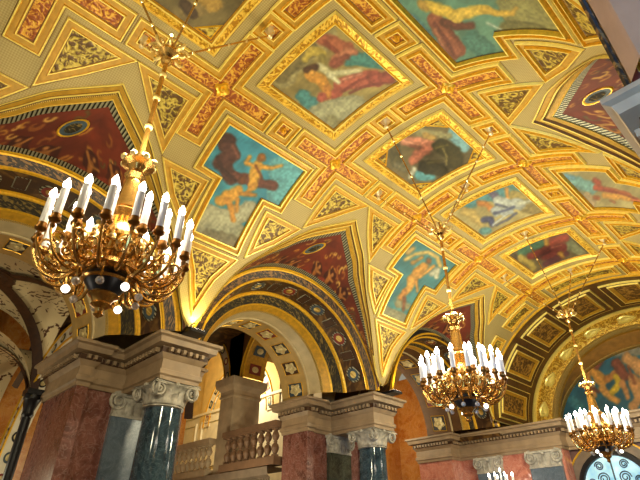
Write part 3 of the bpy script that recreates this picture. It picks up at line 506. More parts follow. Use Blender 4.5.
# ================================================================= ARCHWAYS
def archway(ko, s, xw, yc, r_out=.99, r_in=.61, rings=True):
    sg = s; X = lambda d: xw+sg*d       # d = depth behind the wall plane
    nm = BAYN[ko]; sd = SIDE[s]; q = (r_out-r_in)/.38
    t = thing('arcade_arch', f'wide stepped archway with painted ornament bands, {nm} arch of the {sd} arcade', 'arch', (X(.3), yc, 0), 'arches of the arcades')
    def band(d0, r0, c0, d1, r1, c1, mat, name, n=80):
        r0 = r_in+(r0-.61)*q; r1 = r_in+(r1-.61)*q
        mb = MB().m(mat); rows = []; uvs = []
        for d, r, c in ((d0, r0, c0), (d1, r1, c1)):
            p0 = math.asin(min(.9, max(-.9, -c/r))); row = []; uv = []
            for j in range(n+1):
                ph = p0+(pi-2*p0)*j/n; row.append((X(d), yc-r*math.cos(ph), c+r*math.sin(ph))); uv.append((ph*r, d-r))
            rows.append(row); uvs.append(uv)
        mb.grid(rows, uvs); return mb.build(name, parent=t)
    def rope(d, r, c, rad, mat='gilt', name='gilt_moulding', n=80):
        r = r_in+(r-.61)*q; p0 = math.asin(min(.9, max(-.9, -c/r)))
        mb = MB().m(mat); mb.tube([(X(d), yc-r*math.cos(p0+(pi-2*p0)*j/n), c+r*math.sin(p0+(pi-2*p0)*j/n)) for j in range(n+1)], rad, 6); return mb.build(name, parent=t)
    L = [(0, .99, -.16), (.01, .965, -.155), (.05, .90, -.15), (.06, .885, -.145), (.25, .83, -.12), (.27, .81, -.115), (.33, .725, -.10), (.345, .715, -.10), (.40, .665, -.08), (.42, .65, -.07), (.55, .62, -.06), (.92, .60, -.02)]
    M = [('gilt', 'gilt_moulding'), ('black_leaf', 'leaf_band'), ('gilt', 'gilt_moulding'), ('brown_band', 'painted_band'), ('gilt', 'gilt_moulding'), ('dark_leaf', 'leaf_band'), ('gilt', 'gilt_moulding'), ('ochre_deep', 'painted_band'), ('beading', 'bead_moulding'), ('cream', 'stone_band'), ('cream_gold', 'soffit')]
    if s > 0: M[0] = ('black_leaf', 'dark_moulding'); M[1] = ('soffit_mauve', 'plain_band'); M[2] = ('soffit_mauve', 'plain_band'); M[3] = ('soffit_mauve', 'plain_band')
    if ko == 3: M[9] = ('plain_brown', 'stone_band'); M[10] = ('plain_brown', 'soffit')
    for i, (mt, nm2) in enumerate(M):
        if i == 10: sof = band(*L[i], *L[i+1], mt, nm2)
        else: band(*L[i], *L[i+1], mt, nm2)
    for i in (0, 2, 5):
        if s < 0 or i == 5: rope(*L[i], .011)
        elif i == 0: rope(*L[i], .013, 'black_leaf', 'dark_moulding')
    rope(*L[10], .012, 'cream')
    def sp(u, v, h):                   # soffit coordinates: u angle (radians), v 0..1 across
        r = r_in+(L[10][1]*(1-v)+L[11][1]*v-.61)*q; c = L[10][2]*(1-v)+L[11][2]*v; d = L[10][0]*(1-v)+L[11][0]*v
        return (X(d), yc-(r-h)*math.cos(u), c+(r-h)*math.sin(u))
    cm = ['panel_dark', 'panel_blue', 'panel_red', 'panel_black']
    for j in range(9):
        u = pi*(j+.55)/9.1; sq = [(u-.11, .2), (u+.11, .2), (u+.11, .72), (u-.11, .72)]
        mb = MB(); i2 = frame(mb, sq, [(0, .001, 'gilt'), (.006, .008, 'gilt'), (.012, .002, 'gilt')], sp, .1); fill(mb.m(cm[(j+ko) % 4]), i2, sp, .002, .07); cf = mb.build('soffit_panel', parent=t)
        n = 20; ring = lambda r, h: [sp(u+r*.085*math.cos(2*pi*i/n)*(1+.2*math.cos(10*pi*i/n)*(r > .6)), .46+r*.19*math.sin(2*pi*i/n)*(1+.2*math.cos(10*pi*i/n)*(r > .6)), h) for i in range(n)]
        mb = MB().m('rosette'); mb.grid([ring(1, .003), ring(.8, .012), ring(.4, .007), ring(.3, .016), ring(.02, .02)], None, True); mb.build('rosette', parent=cf)
    def bp(u, v, h):                   # roundel band
        a, b = L[3], L[4]; r = r_in+(a[1]*(1-v)+b[1]*v-.61)*q; c = a[2]*(1-v)+b[2]*v; d = a[0]*(1-v)+b[0]*v
        return (X(d), yc-(r-h)*math.cos(u), c+(r-h)*math.sin(u))
    for j in range(7 if s < 0 else 0):
        u = pi*(j+.8)/7.6; n = 24
        ring = lambda r, h: [bp(u+r*.085*math.cos(2*pi*i/n), .5+r*.34*math.sin(2*pi*i/n), h) for i in range(n)]
        mb = MB().m('silver_border'); mb.grid([ring(1.0, .001), ring(.97, .005), ring(.8, .005)], None, True); mb.m('panel_red' if j % 2 else 'panel_blue'); mb.grid([ring(.8, .005), ring(.45, .004)], None, True)
        mb.m('leaf_gold'); mb.grid([ring(.45, .004), ring(.2, .008), ring(.02, .008)], None, True); mb.build('roundel', parent=t)
        if j < 6:
            u2 = u+pi/15.2; sq = [(u2-.05, .2), (u2+.05, .2), (u2+.05, .8), (u2-.05, .8)]; mb = MB(); i2 = frame(mb, sq, [(0, .001, 'silver_border'), (.008, .004, 'silver_border')], bp, .1); fill(mb.m('panel_dark'), i2, bp, .002, .07); mb.build('painted_panel', parent=t)
    # wall behind the inner arch, towards the corridor
    mb = MB().m('cream'); n = 64; rows = [[], []]; e = L[11]; re = r_in+(e[1]-.61)*q
    for j in range(n+1):
        ph = pi*j/n; cc = math.cos(ph); sn = math.sin(ph); rows[0].append((X(.92), yc-re*cc, e[2]+re*sn))
        k = min(1.02/max(abs(cc), 1e-6), 1.05/max(sn, 1e-6)); rows[1].append((X(.92), yc-k*cc, max(0, k*sn)))
    mb.grid(rows); mb.build('rear_wall', parent=t)
XL, XR = -1.45, 1.34
for ko in (-1, 1, 3): lunette(ko, -1, XL)
lunette(-1, 1, XR); lunette(1, 1, XR)
archway(-1, -1, XL, -1.0); archway(1, -1, XL, 1.04); archway(3, -1, XL, 3.2, 1.0, .85)
archway(-1, 1, XR, -1.02); archway(1, 1, XR, 1.04)
# ================================================================= FAR END
def SPL(th, t, h=0): return V(th, 4.06+t*.84, h+.006)
ORD = ['lowest on the left', 'second from the left', 'third from the left', 'left of the crown', 'right of the crown', 'third from the right', 'second from the right', 'lowest on the right']
for i in range(8):
    th = -77+22*i; fn = lambda a, t, h: SPL(a*A2D, t/.84, h)
    if not any_seen([fn(th/A2D, .42, 0)], 40): continue
    poly = [((th-9.3)/A2D, .07), ((th+9.3)/A2D, .07), ((th+9.3)/A2D, .79), ((th-9.3)/A2D, .79)]
    t = thing('arch_coffer', f'deep brown and gilt coffer of the end arch, {ORD[i]}', 'ceiling coffer', SPL(th, .5), 'coffers of the end arch')
    mb = MB(); inner = frame(mb, poly, [(0, .002, 'gilt_pale'), (.004, .022, 'gilt_pale'), (.012, .022, 'plain_brown'), (.06, .008, 'crevice'), (.066, .008, 'gilt_pale'), (.071, .024, 'gilt_pale'), (.079, .022, 'ochre_deep'), (.115, .006, 'crevice'), (.122, .004, 'crevice')], fn, .05); mb.build('gilt_frame', parent=t)
    mb = MB().m('coffer_field'); fill(mb, inner, fn, .004, .05); mb.build('panel', parent=t)
def ringpt(s, th, y):
    """s runs 0 at the vault to 1 at the inner edge of the end arch and on to the painting"""
    a = R(th); return ((1.41-.31*s)*math.sin(a), y, (1.27-.26*s)*math.cos(a))
def annulus(mb, prof, n=90):
    rows = []; uvs = []
    for s, y in prof:
        rows.append([ringpt(s, -89+178*j/n, y) for j in range(n+1)]); uvs.append([(R(-89+178*j/n)*1.2, s*.3+y) for j in range(n+1)])
    mb.grid(rows, uvs)
t = thing('gilded_arch_band', 'wide gilded relief arch band framing the painting on the end wall', 'arch', (0, 5.05, 1.0))
mb = MB().m('gilt_pale'); annulus(mb, [(-.02, 5.05), (0, 5.0), (.06, 4.99), (.11, 5.01), (.13, 5.035)]); mb.build('outer_moulding', parent=t)
mb = MB().m('gilt_scroll'); annulus(mb, [(.13, 5.035), (.5, 5.02), (.80, 5.035)]); mb.build('relief_band', parent=t)
mb = MB().m('beading'); annulus(mb, [(.80, 5.035), (.82, 5.005), (.90, 4.995), (.96, 5.01), (1.0, 5.04)]); mb.build('bead_moulding', parent=t)
mb = MB().m('ochre_deep'); annulus(mb, [(1.0, 5.04), (1.0, 5.10)]); mb.build('reveal_edge', parent=t)
mb = MB().m('reveal_brown'); rows = []
for k, y in ((0, 5.10), (.5, 5.18), (1, 5.27)): rows.append([((1.10+(1.19-1.10)*k)*math.sin(R(-89+178*j/80)), y, (1.01+(.90-1.01)*k)*math.cos(R(-89+178*j/80))) for j in range(81)])
mb.grid(rows); mb.build('reveal', parent=t)
for j in range(9):
    th = -76+19*j; mb = MB().m('gilt_pale'); n = 20
    f2 = lambda r, h, th=th: [ringpt(.46+.19*r*math.sin(2*pi*i/n), th+4.6*r*math.cos(2*pi*i/n)*(1+.25*math.cos(6*pi*i/n)), 5.02-h) for i in range(n)]
    mb.grid([f2(1, 0), f2(.9, .014), f2(.6, .006), f2(.4, .018), f2(.02, .022)], None, True); mb.build('cartouche', parent=t)
t = thing('lunette_painting', 'half-round painting of entwined figures on deep teal on the end wall', 'wall painting', (0, 5.3, 0))
def lp(k, y, n=80): return [((1.19-k)*math.sin(R(-89+178*j/n)), y, (.90-k)*math.cos(R(-89+178*j/n))) for j in range(n+1)]
mb = MB().m('beading'); mb.grid([lp(.0, 5.27), lp(.004, 5.245), lp(.018, 5.245), lp(.026, 5.27), lp(.028, 5.3)], [[(1.3*R(178*j/80), k) for j in range(81)] for k in (0, .02, .04, .06, .08)]); mb.build('gilt_frame', parent=t)
poly = [(1.165*math.sin(R(a)), .875*math.cos(R(a))) for a in range(-90, 91, 4)]
poly = [(p[0], max(.0, p[1])) for p in poly]
mb = MB().m('fresco_lunette'); pts = fill(mb, poly[::-1], lambda a, z, h: (a, 5.3-h, z), 0, .014); ob = mb.build('painting', parent=t); A = ART['PL']; paint(ob, pts, A[0], A[1], A[2], 21)
mb = MB().m('stone'); mb.box(-1.6, 1.6, 4.47, 5.4, -.1, -.016); struct(mb.build('trim_8', smooth=False))
# ================================================================= ENTABLATURES AND PIERS
ENT = [(.0, -.30), (.004, -.275), (.016, -.265), (.016, -.235), (.004, -.23), (.004, -.165), (.014, -.155), (.03, -.13), (.03, -.092), (.072, -.08), (.08, -.045), (.10, -.035), (.10, -.015), (.0, -.015)]
DENT = 8
def plan_sweep(mb, path, prof, closed=False):
    """outward is to the right of the walking direction"""
    n = len(path); rows = []
    for off, z in prof:
        row = []
        for i in range(n):
            p = Vector(path[i]); a = Vector(path[i-1]) if (closed or i > 0) else None; c = Vector(path[(i+1) % n]) if (closed or i < n-1) else None
            e1 = (p-a).normalized() if a is not None else (c-p).normalized(); e2 = (c-p).normalized() if c is not None else e1
            n1 = Vector((e1.y, -e1.x)); n2 = Vector((e2.y, -e2.x)); m = (n1+n2)/max(.2, 1+n1.dot(n2)); row.append((p.x+m.x*off, p.y+m.y*off, z))
        if closed: row.append(row[0])
        rows.append(row)
    L = [0]
    q = list(path)+([path[0]] if closed else [])
    for i in range(1, len(q)): L.append(L[-1]+math.dist(q[i], q[i-1]))
    acc = [0]
    for i in range(1, len(prof)): acc.append(acc[-1]+math.dist(prof[i], prof[i-1]))
    mb.grid(rows, [[(u, a) for u in L] for a in acc])
def dentils(mb, path, off, z0, z1, w=.021, gap=.042, dep=.03, closed=False):
    """toothed strip in one piece along the run"""
    q = list(path)+([path[0]] if closed else []); lo = []; hi = []; fl = []
    for i in range(len(q)-1):
        a, b = Vector(q[i]), Vector(q[i+1]); e = (b-a); L = e.length; e.normalize(); nn = Vector((e.y, -e.x)); k = max(1, int(L/gap))
        for j in range(k):
            for sx, o in ((-w/2, 0), (-w/2, dep), (w/2, dep), (w/2, 0)):
                c = a+e*((j+.5)*L/k+sx); p = c+nn*(off+o); lo.append((p.x, p.y, z0)); hi.append((p.x, p.y, z1)); p = c+nn*off; fl.append((p.x, p.y, z0))
    mb.grid([hi, lo, fl])
def cap_poly(mb, path, z, down=False):
    mb.add([(x, y, z) for x, y in path], [tuple(range(len(path)))])
ZF = -HS/S
def column(t, x, y, r, zt, mat='blue_marble', ch=.155):
    """free-standing column: plinth, base, shaft with entasis, composite capital"""
    mb = MB().m('capital_stone'); mb.box(x-r*1.5, x+r*1.5, y-r*1.5, y+r*1.5, ZF, ZF+.09); mb.lathe([(r*1.42, 0), (r*1.45, .02), (r*1.38, .04), (r*1.2, .05), (r*1.16, .07), (r*1.25, .085), (r*1.1, .10), (r*1.02, .115)], (x, y, ZF+.09), 32); mb.build('base', parent=t)
    zb = ZF+.2; H = zt-ch-zb; mb = MB().m(mat); mb.lathe([(r*(1-.14*(k/12)**1.8), H*k/12) for k in range(13)], (x, y, zb), 40); mb.build('shaft', parent=t)
    capital(t, x, y, r*.86, zt, ch)
def volute(mb, c, e, out, r, n=26):
    """spiral scroll in the plane of e (sideways) and z, standing out along out"""
    pts = []; rr = []
    for i in range(n):
        a = i/n*2.1*2*pi; q = r*(1-i/n*.86); pts.append(Vector(c)+Vector(e)*(q*math.cos(a-pi/2))+Vector((0, 0, 1))*(q*math.sin(a+pi/2))+Vector(out)*(.1*r*i/n)); rr.append(.2*r*(1-.45*i/n))
    mb.tube(pts, rr, 6)
def capital(t, x, y, r, zt, ch, flatwall=None):
    z0 = zt-ch; cp = MB().m('capital_stone')
    cp.lathe([(r*1.0, 0), (r*1.12, .006), (r*1.12, .014), (r*1.0, .018), (r*.98, .03), (r*1.0, ch*.5), (r*1.15, ch*.72), (r*1.38, ch*.86)], (x, y, z0), 32); ob = cp.build('capital', parent=t)
    lf = MB().m('capital_stone')
    for row, (cnt, zl, hl, ro) in enumerate([(8, .02, ch*.42, 1.0), (8, .02, ch*.62, 1.02)]):
        for k in range(cnt):
            a = 2*pi*(k+.5*row)/cnt; ca, sa = math.cos(a), math.sin(a); rows = []
            for i in range(7):
                u = i/6; w = r*.30*(1-.5*u**2)*(1+.12*math.sin(u*16)); out = r*ro+r*(.03+.10*u+.28*max(0, u-.6)**1.0); z = z0+zl+hl*(u-.35*max(0, u-.8))
                rows.append([(x+ca*(out+r*.08*(1-v*v))-sa*w*v, y+sa*(out+r*.08*(1-v*v))+ca*w*v, z) for v in (-1, -.5, 0, .5, 1)])
            lf.grid(rows)
    lf.build('acanthus_leaves', parent=t)
    vb = MB().m('capital_stone')
    for k in range(4):
        a = pi/4+k*pi/2; ca, sa = math.cos(a), math.sin(a); R0 = r*1.52
        for sd in (-1, 1):
            aa = a-sd*.13; face = a-sd*pi/4; e = (math.cos(face+pi/2)*sd, math.sin(face+pi/2)*sd, 0); o = (math.cos(face), math.sin(face), 0)
            c = (x+ca*R0*.92-o[0]*0+o[0]*r*.16, y+sa*R0*.92+o[1]*r*.16, z0+ch*.66); volute(vb, c, e, o, r*.43)
        vb.tube([(x+ca*R0*.6, y+sa*R0*.6, z0+ch*.6), (x+ca*R0*1.0, y+sa*R0*1.0, z0+ch*.66)], [r*.3, r*.2], 8)
    vb.build('volutes', parent=t)
    ab = MB().m('capital_stone'); h = r*1.42; pl = []
    for k in range(4):
        a = k*pi/2; c, s_ = math.cos(a), math.sin(a)
        for u in (-1.0, -.86, -.4, 0, .4, .86):
            px, py = h*(1.0-.16*(1-u*u)), h*u*1.0; pl.append((x+px*c-py*s_, y+px*s_+py*c))
    plan_sweep(ab, pl[::-1], [(0, zt-ch*.15), (.004, zt-ch*.10), (.0, zt-ch*.08), (.012, zt-ch*.04), (.012, zt)], True); cap_poly(ab, [(q[0]+.0, q[1]) for q in pl], zt)
    for k in range(4):
        a = k*pi/2; ab.ball((x+math.cos(a)*h*.86, y+math.sin(a)*h*.86, zt-ch*.1), r*.16, n=8)
    ab.build('abacus', parent=t)
def pilaster(t, x, y0, y1, dep, s, zt, mat, ch=.155, name='pilaster'):
    """flat pilaster on a wall facing +-x (s) with capital"""
    X = lambda d: x-s*d
    mb = MB().m(mat); a, b = sorted((X(0), X(dep))); mb.box(a, b, y0, y1, ZF, zt-ch); mb.build(name, parent=t)
    mb = MB().m('capital_stone'); w = (y1-y0)/2; cy = (y0+y1)/2; a, b = sorted((X(0), X(dep*1.05))); mb.box(a, b, y0, y1, zt-ch, zt-.02); a, b = sorted((X(0), X(dep*1.5))); mb.box(a, b, y0-.02, y1+.02, zt-.022, zt)
    a, b = sorted((X(0), X(dep*1.2))); mb.box(a, b, y0-.006, y1+.006, zt-ch, zt-ch+.014)
    for q in (-1, 1): volute(mb, (X(dep*1.2), cy+q*w*.85, zt-ch*.36), (0, q, 0), (-s, 0, 0), w*.42)
    for q in range(5):
        yy = cy+w*.8*(q-2)/2; mb.ball((X(dep*1.1), yy, zt-ch*.62), .016, .7, .8, 2.6, 8)
    mb.build('pilaster_capital', parent=t)
def wallcap(t, y, x0, x1, dep, zt, mat, ch=.155):
    mb = MB().m(mat); mb.box(x0, x1, y-dep, y, ZF, zt-ch); mb.build('shaft', parent=t)
    mb = MB().m('capital_stone'); w = (x1-x0)/2; cx = (x0+x1)/2; mb.box(x0, x1, y-dep*1.05, y, zt-ch, zt-.02); mb.box(x0-.02, x1+.02, y-dep*1.6, y, zt-.022, zt); mb.box(x0-.006, x1+.006, y-dep*1.25, y, zt-ch, zt-ch+.014)
    for q in (-1, 1): volute(mb, (cx+q*w*.8, y-dep*1.3, zt-ch*.38), (q, 0, 0), (0, -1, 0), w*.4)
    for q in range(5): mb.ball((cx+w*.8*(q-2)/2, y-dep*1.1, zt-ch*.62), .018, .8, .7, 2.6, 8)
    mb.ball((cx, y-dep*1.4, zt-.03), .02, n=8); mb.build('capital', parent=t)
def pier(dy, s, dx, nm, dyb=0, back=-2.75):
    X = lambda v: s*v+dx; y0 = dy
    b0, b1 = -.05+dyb, .23+dyb
    plan = [(back, -.39), (-2.07, -.39), (-2.07, -.30), (-2.10, -.30), (-2.10, b0), (-1.555, b0), (-1.555, b1), (-2.10, b1), (-2.10, .36), (-2.07, .36), (-2.07, .44), (back, .44)]
    body = [(back+.01, -.38), (-2.08, -.38), (-2.08, -.30), (-2.115, -.30), (-2.115, .35), (-2.08, .35), (-2.08, .43), (back+.01, .43)]
    tr = lambda pl: [(X(-x), y+y0) for x, y in pl] if s > 0 else [(x+dx, y+y0) for x, y in pl]
    P, Bd = tr(plan), tr(body)
    # plans run counter-clockwise on the left, clockwise once mirrored
    P = P if s < 0 else P[::-1]; Bd = Bd if s < 0 else Bd[::-1]
    t = thing('marble_pier', f'pink marble pier with stone entablature, {nm}', 'pier', (X(2.4) if s > 0 else -2.4+dx, y0, ZF), 'marble piers of the arcades')
    mb = MB().m('pink_marble'); plan_sweep(mb, Bd, [(0, ZF), (0, -.30)], True); mb.build('shaft', parent=t, smooth=False)
    mb = MB().m('stone'); plan_sweep(mb, P, ENT, True); mb.add([(x, y, -.015) for x, y in P], [tuple(range(len(P)))]); mb.add([(x, y, -.30) for x, y in P], [tuple(range(len(P)))[::-1]]); mb.build('entablature', parent=t, angle=25)
    mb = MB().m('panel_dark'); plan_sweep(mb, P, [(.031, -.131), (.0312, -.094)], True); mb.build('dentil_ground', parent=t)  # dark strip painted as the shade between the teeth
    mb = MB().m('stone'); dentils(mb, P, .03, -.126, -.098, closed=True); mb.build('dentil_course', parent=t, smooth=False)
    if s < 0: pilaster(t, -2.115+dx, y0-.10+dyb, y0+.20+dyb, .035, -1, -.30, 'grey_marble' if nm.startswith('nearest') else 'green_marble')
    cy = (b0+b1)/2+y0-.02; cx = (-1.70 if s < 0 else 1.70)+dx
    t = thing('marble_column', f'polished dark blue marble column with carved stone capital before the {nm}', 'column', (cx, cy, ZF), 'marble columns')
    column(t, cx, cy+.01, .138, -.30)
pier(0, -1, 0, 'nearest left pier, left half of the photo')
pier(2.1, -1, 0, 'second left pier, centre of the photo', .0, -2.44)
pier(0, 1, -.2, 'near right pier, cut by the right edge', .07)
pier(-2.05, -1, 0, 'left pier beyond the left edge')
# ----------------------------------------------------------------- end wall
t = thing('end_wall_entablature', 'long stone cornice with dentils running under the painting on the end wall', 'cornice', (0, 4.4, -.3))
path = [(-2.60, 4.9), (-2.60, 4.10), (-2.09, 4.10), (-2.09, 4.29), (-.83, 4.28), (-.83, 4.45), (.83, 4.45), (.83, 4.28), (2.0, 4.28)]
mb = MB().m('stone'); plan_sweep(mb, path, ENT[:-1]+[(0, -.015), (-.4, -.015)]); mb.build('entablature', parent=t, angle=25)
mb = MB().m('panel_dark'); plan_sweep(mb, path, [(.031, -.131), (.0312, -.094)]); mb.build('dentil_ground', parent=t)  # shade in the dentil gaps, painted as a dark strip
mb = MB().m('stone'); dentils(mb, path, .03, -.126, -.098); mb.build('dentil_course', parent=t, smooth=False)
mb = MB().m('rose_marble'); mb.add([(-2.59, 4.12, ZF), (-2.10, 4.12, ZF), (-2.10, 4.30, ZF), (-.84, 4.30, ZF), (-.84, 4.47, ZF), (-2.59, 4.12, -.29), (-2.10, 4.12, -.29), (-2.10, 4.30, -.29), (-.84, 4.30, -.29), (-.84, 4.47, -.29)], [(0, 1, 6, 5), (1, 2, 7, 6), (2, 3, 8, 7), (3, 4, 9, 8)])
mb.add([(2.2, 4.30, ZF), (.84, 4.30, ZF), (.84, 4.47, ZF), (2.2, 4.30, -.29), (.84, 4.30, -.29), (.84, 4.47, -.29)], [(0, 3, 4, 1), (1, 4, 5, 2)]); struct(mb.build('wall_end', smooth=False))
mb = MB().m('purple_wall'); mb.box(-.85, .85, 4.5, 4.56, ZF, -.2); struct(mb.build('wall_back', smooth=False))
mb = MB().m('stone'); mb.box(-2.0, 2.2, 5.42, 5.46, -.2, 1.4); struct(mb.build('wall_behind', smooth=False))
for x0, x1, m_, lb in ((-1.87, -1.55, 'grey_marble', 'grey pilaster with carved capital on the end wall, left of the pink marble panel'), (-1.22, -.87, 'grey_marble', 'grey pilaster with carved capital on the end wall, beside the arched window')):
    t = thing('wall_pilaster', lb, 'pilaster', ((x0+x1)/2, 4.28, ZF), 'pilasters on the end wall'); wallcap(t, 4.30, x0, x1, .04, -.30, m_, .17)
def arch_window(n, cx, z, r):
    t = thing('window_%d' % n, None, None, (cx, 4.48, ZF), kind='structure'); g = []
    H = .75
    def loop(q, y): return [(cx-q, y, z-H)]+[(cx-q*math.cos(pi*i/32), y, z+q*math.sin(pi*i/32)) for i in range(33)]+[(cx+q, y, z-H)]
    mb = MB().m('stone_dark'); mb.grid([loop(r*1.5, 4.50), loop(r*1.49, 4.485), loop(r*1.2, 4.485)]); mb.build('surround', parent=t)
    mb = MB().m('gilt'); mb.grid([loop(r*1.53, 4.499), loop(r*1.52, 4.475), loop(r*1.48, 4.475), loop(r*1.47, 4.485)]); mb.build('gilt_moulding', parent=t)
    mb = MB().m('iron'); mb.grid([loop(r*1.2, 4.485), loop(r*1.17, 4.46), loop(r*1.02, 4.46), loop(r*1.0, 4.49)]); mb.build('frame', parent=t)
    mb = MB().m('window_glass'); L = loop(r*1.01, 4.492); mb.add(L, [tuple(range(len(L)))]); mb.build('pane', parent=t, smooth=False)
    mb = MB().m('stripes_iron' if 0 else 'panel_blue'); Q = 4.482
    for a, b in (((cx, z-H), (cx, z+r)), ((cx-r, z), (cx+r, z)), ((cx-r, z-.3), (cx+r, z-.3))): mb.tube([(a[0], Q, a[1]), (b[0], Q, b[1])], .008, 5)
    for s in (-1, 1):
        for (ox, oz, q) in ((.10, .10, .06), (.22, .07, .04), (.12, .22, .045), (.05, -.12, .05), (.2, -.12, .05)):
            mb.tube([(cx+s*(ox+q*(1-i/30*.8)*math.cos(i*.45)), Q, z+oz+q*(1-i/30*.8)*math.sin(i*.45)) for i in range(30)], .006, 5)
    mb.build('ironwork', parent=t)
arch_window(1, -.46, -.70, .31); arch_window(2, .46, -.70, .31)
# ================================================================= AISLE BEHIND THE LEFT ARCADE
def groin_cell(x0, x1, y0, y1, zs, hh, mat, name, label):
    xc, yc, hx, hy = (x0+x1)/2, (y0+y1)/2, (x1-x0)/2, (y1-y0)/2; n = 40
    f = lambda u, v: zs+hh*max(0, 1-min(abs(u), abs(v))**2.3)**(1/2.3)
    mb = MB().m(mat); mb.grid([[(xc+hx*(2*i/n-1), yc+hy*(2*j/n-1), f(2*i/n-1, 2*j/n-1)) for j in range(n+1)] for i in range(n+1)], [[(i/n*2, j/n*2) for j in range(n+1)] for i in range(n+1)])
    t = thing(name, label, 'vault', (xc, yc, zs), 'aisle vaults'); mb.build('painted_web', parent=t)
    rb = MB().m('panel_dark')
    for sg in (-1, 1):
        rows = []
        for i in range(33):
            u = 2*i/32-1; z = f(u, u)-.012; w = .055; px, py = xc+hx*u, yc+hy*u*sg; L = math.hypot(hx, hy); e = (-hy*sg/L*w, hx/L*w); rows.append([(px-e[0], py-e[1], z-.004), (px, py, z-.012), (px+e[0], py+e[1], z-.004)])
        rb.grid(rows)
    rb.build('rib_band', parent=t)
    mb = MB().m('panel_dark'); q = lambda r, h: [(xc+r*math.cos(2*pi*i/32), yc+r*math.sin(2*pi*i/32), zs+hh-h-.012) for i in range(32)]
    mb.grid([q(.2, -.0), q(.19, .02), q(.14, .01), q(.12, .025), q(.02, .03)], None, True); mb.build('boss', parent=t)
groin_cell(-3.65, -2.38, -1.75, -.25, -.12, .80, 'grotesque', 'aisle_vault', 'cream groin vault with dark diagonal ribs and grotesques, seen through the nearest left arch')
groin_cell(-4.95, -3.65, -1.75, -.25, -.30, .80, 'grotesque', 'aisle_vault', 'lower cream vault with a round medallion behind the nearest aisle vault')
groin_cell(-4.45, -2.38, -.25, 1.80, .2, .85, 'brown_band', 'aisle_vault', 'dark brown painted vault over the stair, seen through the middle left arch')
def screen_arch(name, label, ax, c, cz, r, rw, dep, band, pts_mat, zt, lo, hi, sgn=1, n=48, panels=9, shape='square', uu=(0, 1)):
    """arch in a wall lying in the plane ax=c ('y' or 'x'), with panelled face and soffit"""
    t = thing(name, label, 'arch', (c[0], c[1], cz) if 1 else None)
    def P(u, r_, d): 
        q = (-math.cos(u)*r_, d, cz+math.sin(u)*r_)
        return (c[0]+q[0], c[1]+q[1]*sgn, q[2]) if ax == 'y' else (c[0]+q[1]*sgn, c[1]+q[0], q[2])
    us = [pi*(uu[0]+(uu[1]-uu[0])*i/n) for i in range(n+1)]
    mb = MB().m(band); mb.grid([[P(u, r+rw, 0) for u in us], [P(u, r, 0) for u in us]], [[(u*r, 0) for u in us], [(u*r, rw) for u in us]]); mb.build('face', parent=t)
    mb = MB().m(band); mb.grid([[P(u, r, 0) for u in us], [P(u, r, dep) for u in us]], [[(u*r, 0) for u in us], [(u*r, dep) for u in us]]); mb.build('soffit', parent=t)
    mb = MB().m('gilt'); mb.tube([P(u, r+rw, -.004) for u in us], .012, 5); mb.tube([P(u, r, -.004) for u in us], .01, 5); mb.build('gilt_moulding', parent=t)
    mb = MB().m(pts_mat); rows = [[], []]
    for u in us:
        cc, sn = -math.cos(u), math.sin(u); k = min((lo if cc < 0 else hi)/max(abs(cc), 1e-6), (zt-cz)/max(sn, 1e-6)); k = max(k, r+rw)
        rows[0].append(P(u, r+rw, .001)); rows[1].append(P(u, k, .001))
    mb.grid(rows, [[(u, 0) for u in us], [(u, .4) for u in us]]); mb.build('wall_face', parent=t)
    cm = ['panel_red', 'panel_blue', 'panel_black']
    for j in range(panels):
        u = pi*(j+.5)/panels
        if not pi*uu[0]+.05 < u < pi*uu[1]-.05: continue
        hu = .05/r if shape == 'round' else .06/r; m = 16
        for surf in (0, 1):
            if surf == 0 and rw < .09: continue
            f = (lambda a, b, h: P(u+a*hu, r+rw/2+b*.042, -h)) if surf == 0 else (lambda a, b, h: P(u+a*hu, r-h, dep*(.5+b*.28)))
            if shape == 'round': o = [f(math.cos(2*pi*i/m), math.sin(2*pi*i/m), .004) for i in range(m)]
            else: o = [f(a, b, .004) for a, b in ((-1, -1), (1, -1), (1, 1), (-1, 1))]
            mb = MB().m(cm[j % 3]); mb.add(o, [tuple(range(len(o)))]); pn = mb.build('soffit_panel' if surf else 'face_panel', parent=t, smooth=False)
            mb = MB().m('rosette'); mb.grid([[f(.6*math.cos(2*pi*i/m), .6*math.sin(2*pi*i/m), .006) for i in range(m)], [f(.35*math.cos(2*pi*i/m), .35*math.sin(2*pi*i/m), .012) for i in range(m)], [f(.05*math.cos(2*pi*i/m), .05*math.sin(2*pi*i/m), .012) for i in range(m)]], None, True); mb.build('rosette', parent=pn)
    return t
screen_arch('aisle_arch', 'cream aisle arch with a row of red and grey roundels at the lower left edge', 'y', (-2.95, -.27), -.8, 1.10, .14, .14, 'hall_white', 'panel_dark', -.3, .9, 1.0, panels=19, shape='round', uu=(0, .56))
screen_arch('aisle_arch', 'yellow arch with small dark square panels springing rightwards from the sandstone pier', 'y', (-2.66, 1.80), .48, .64, .06, .3, 'ochre_deep', 'plain_brown', 1.15, 1.0, .6, panels=9)
screen_arch('aisle_arch', 'brown arch with red roundels left of the sandstone pier', 'y', (-4.36, 1.80), .46, .66, .12, .2, 'sandstone', 'plain_brown', 1.25, .95, 1.0, panels=11, shape='round')
# dark half column beside the nearest pier
t = thing('dark_column', 'slim black marble column with a dark capital left of the nearest pier', 'column', (-2.80, -.445, ZF))
mb = MB().m('iron'); mb.lathe([(.05, 0), (.05, .06), (.036, .08), (.032, 1.5)], (-2.80, -.445, ZF), 20); mb.build('shaft', parent=t)
mb = MB().m('iron'); mb.lathe([(.032, 0), (.042, .02), (.036, .05), (.055, .12), (.062, .13), (.062, .16)], (-2.80, -.445, ZF+1.5), 20); mb.box(-2.865, -2.735, -.51, -.38, ZF+1.66, ZF+1.70); mb.build('capital', parent=t)
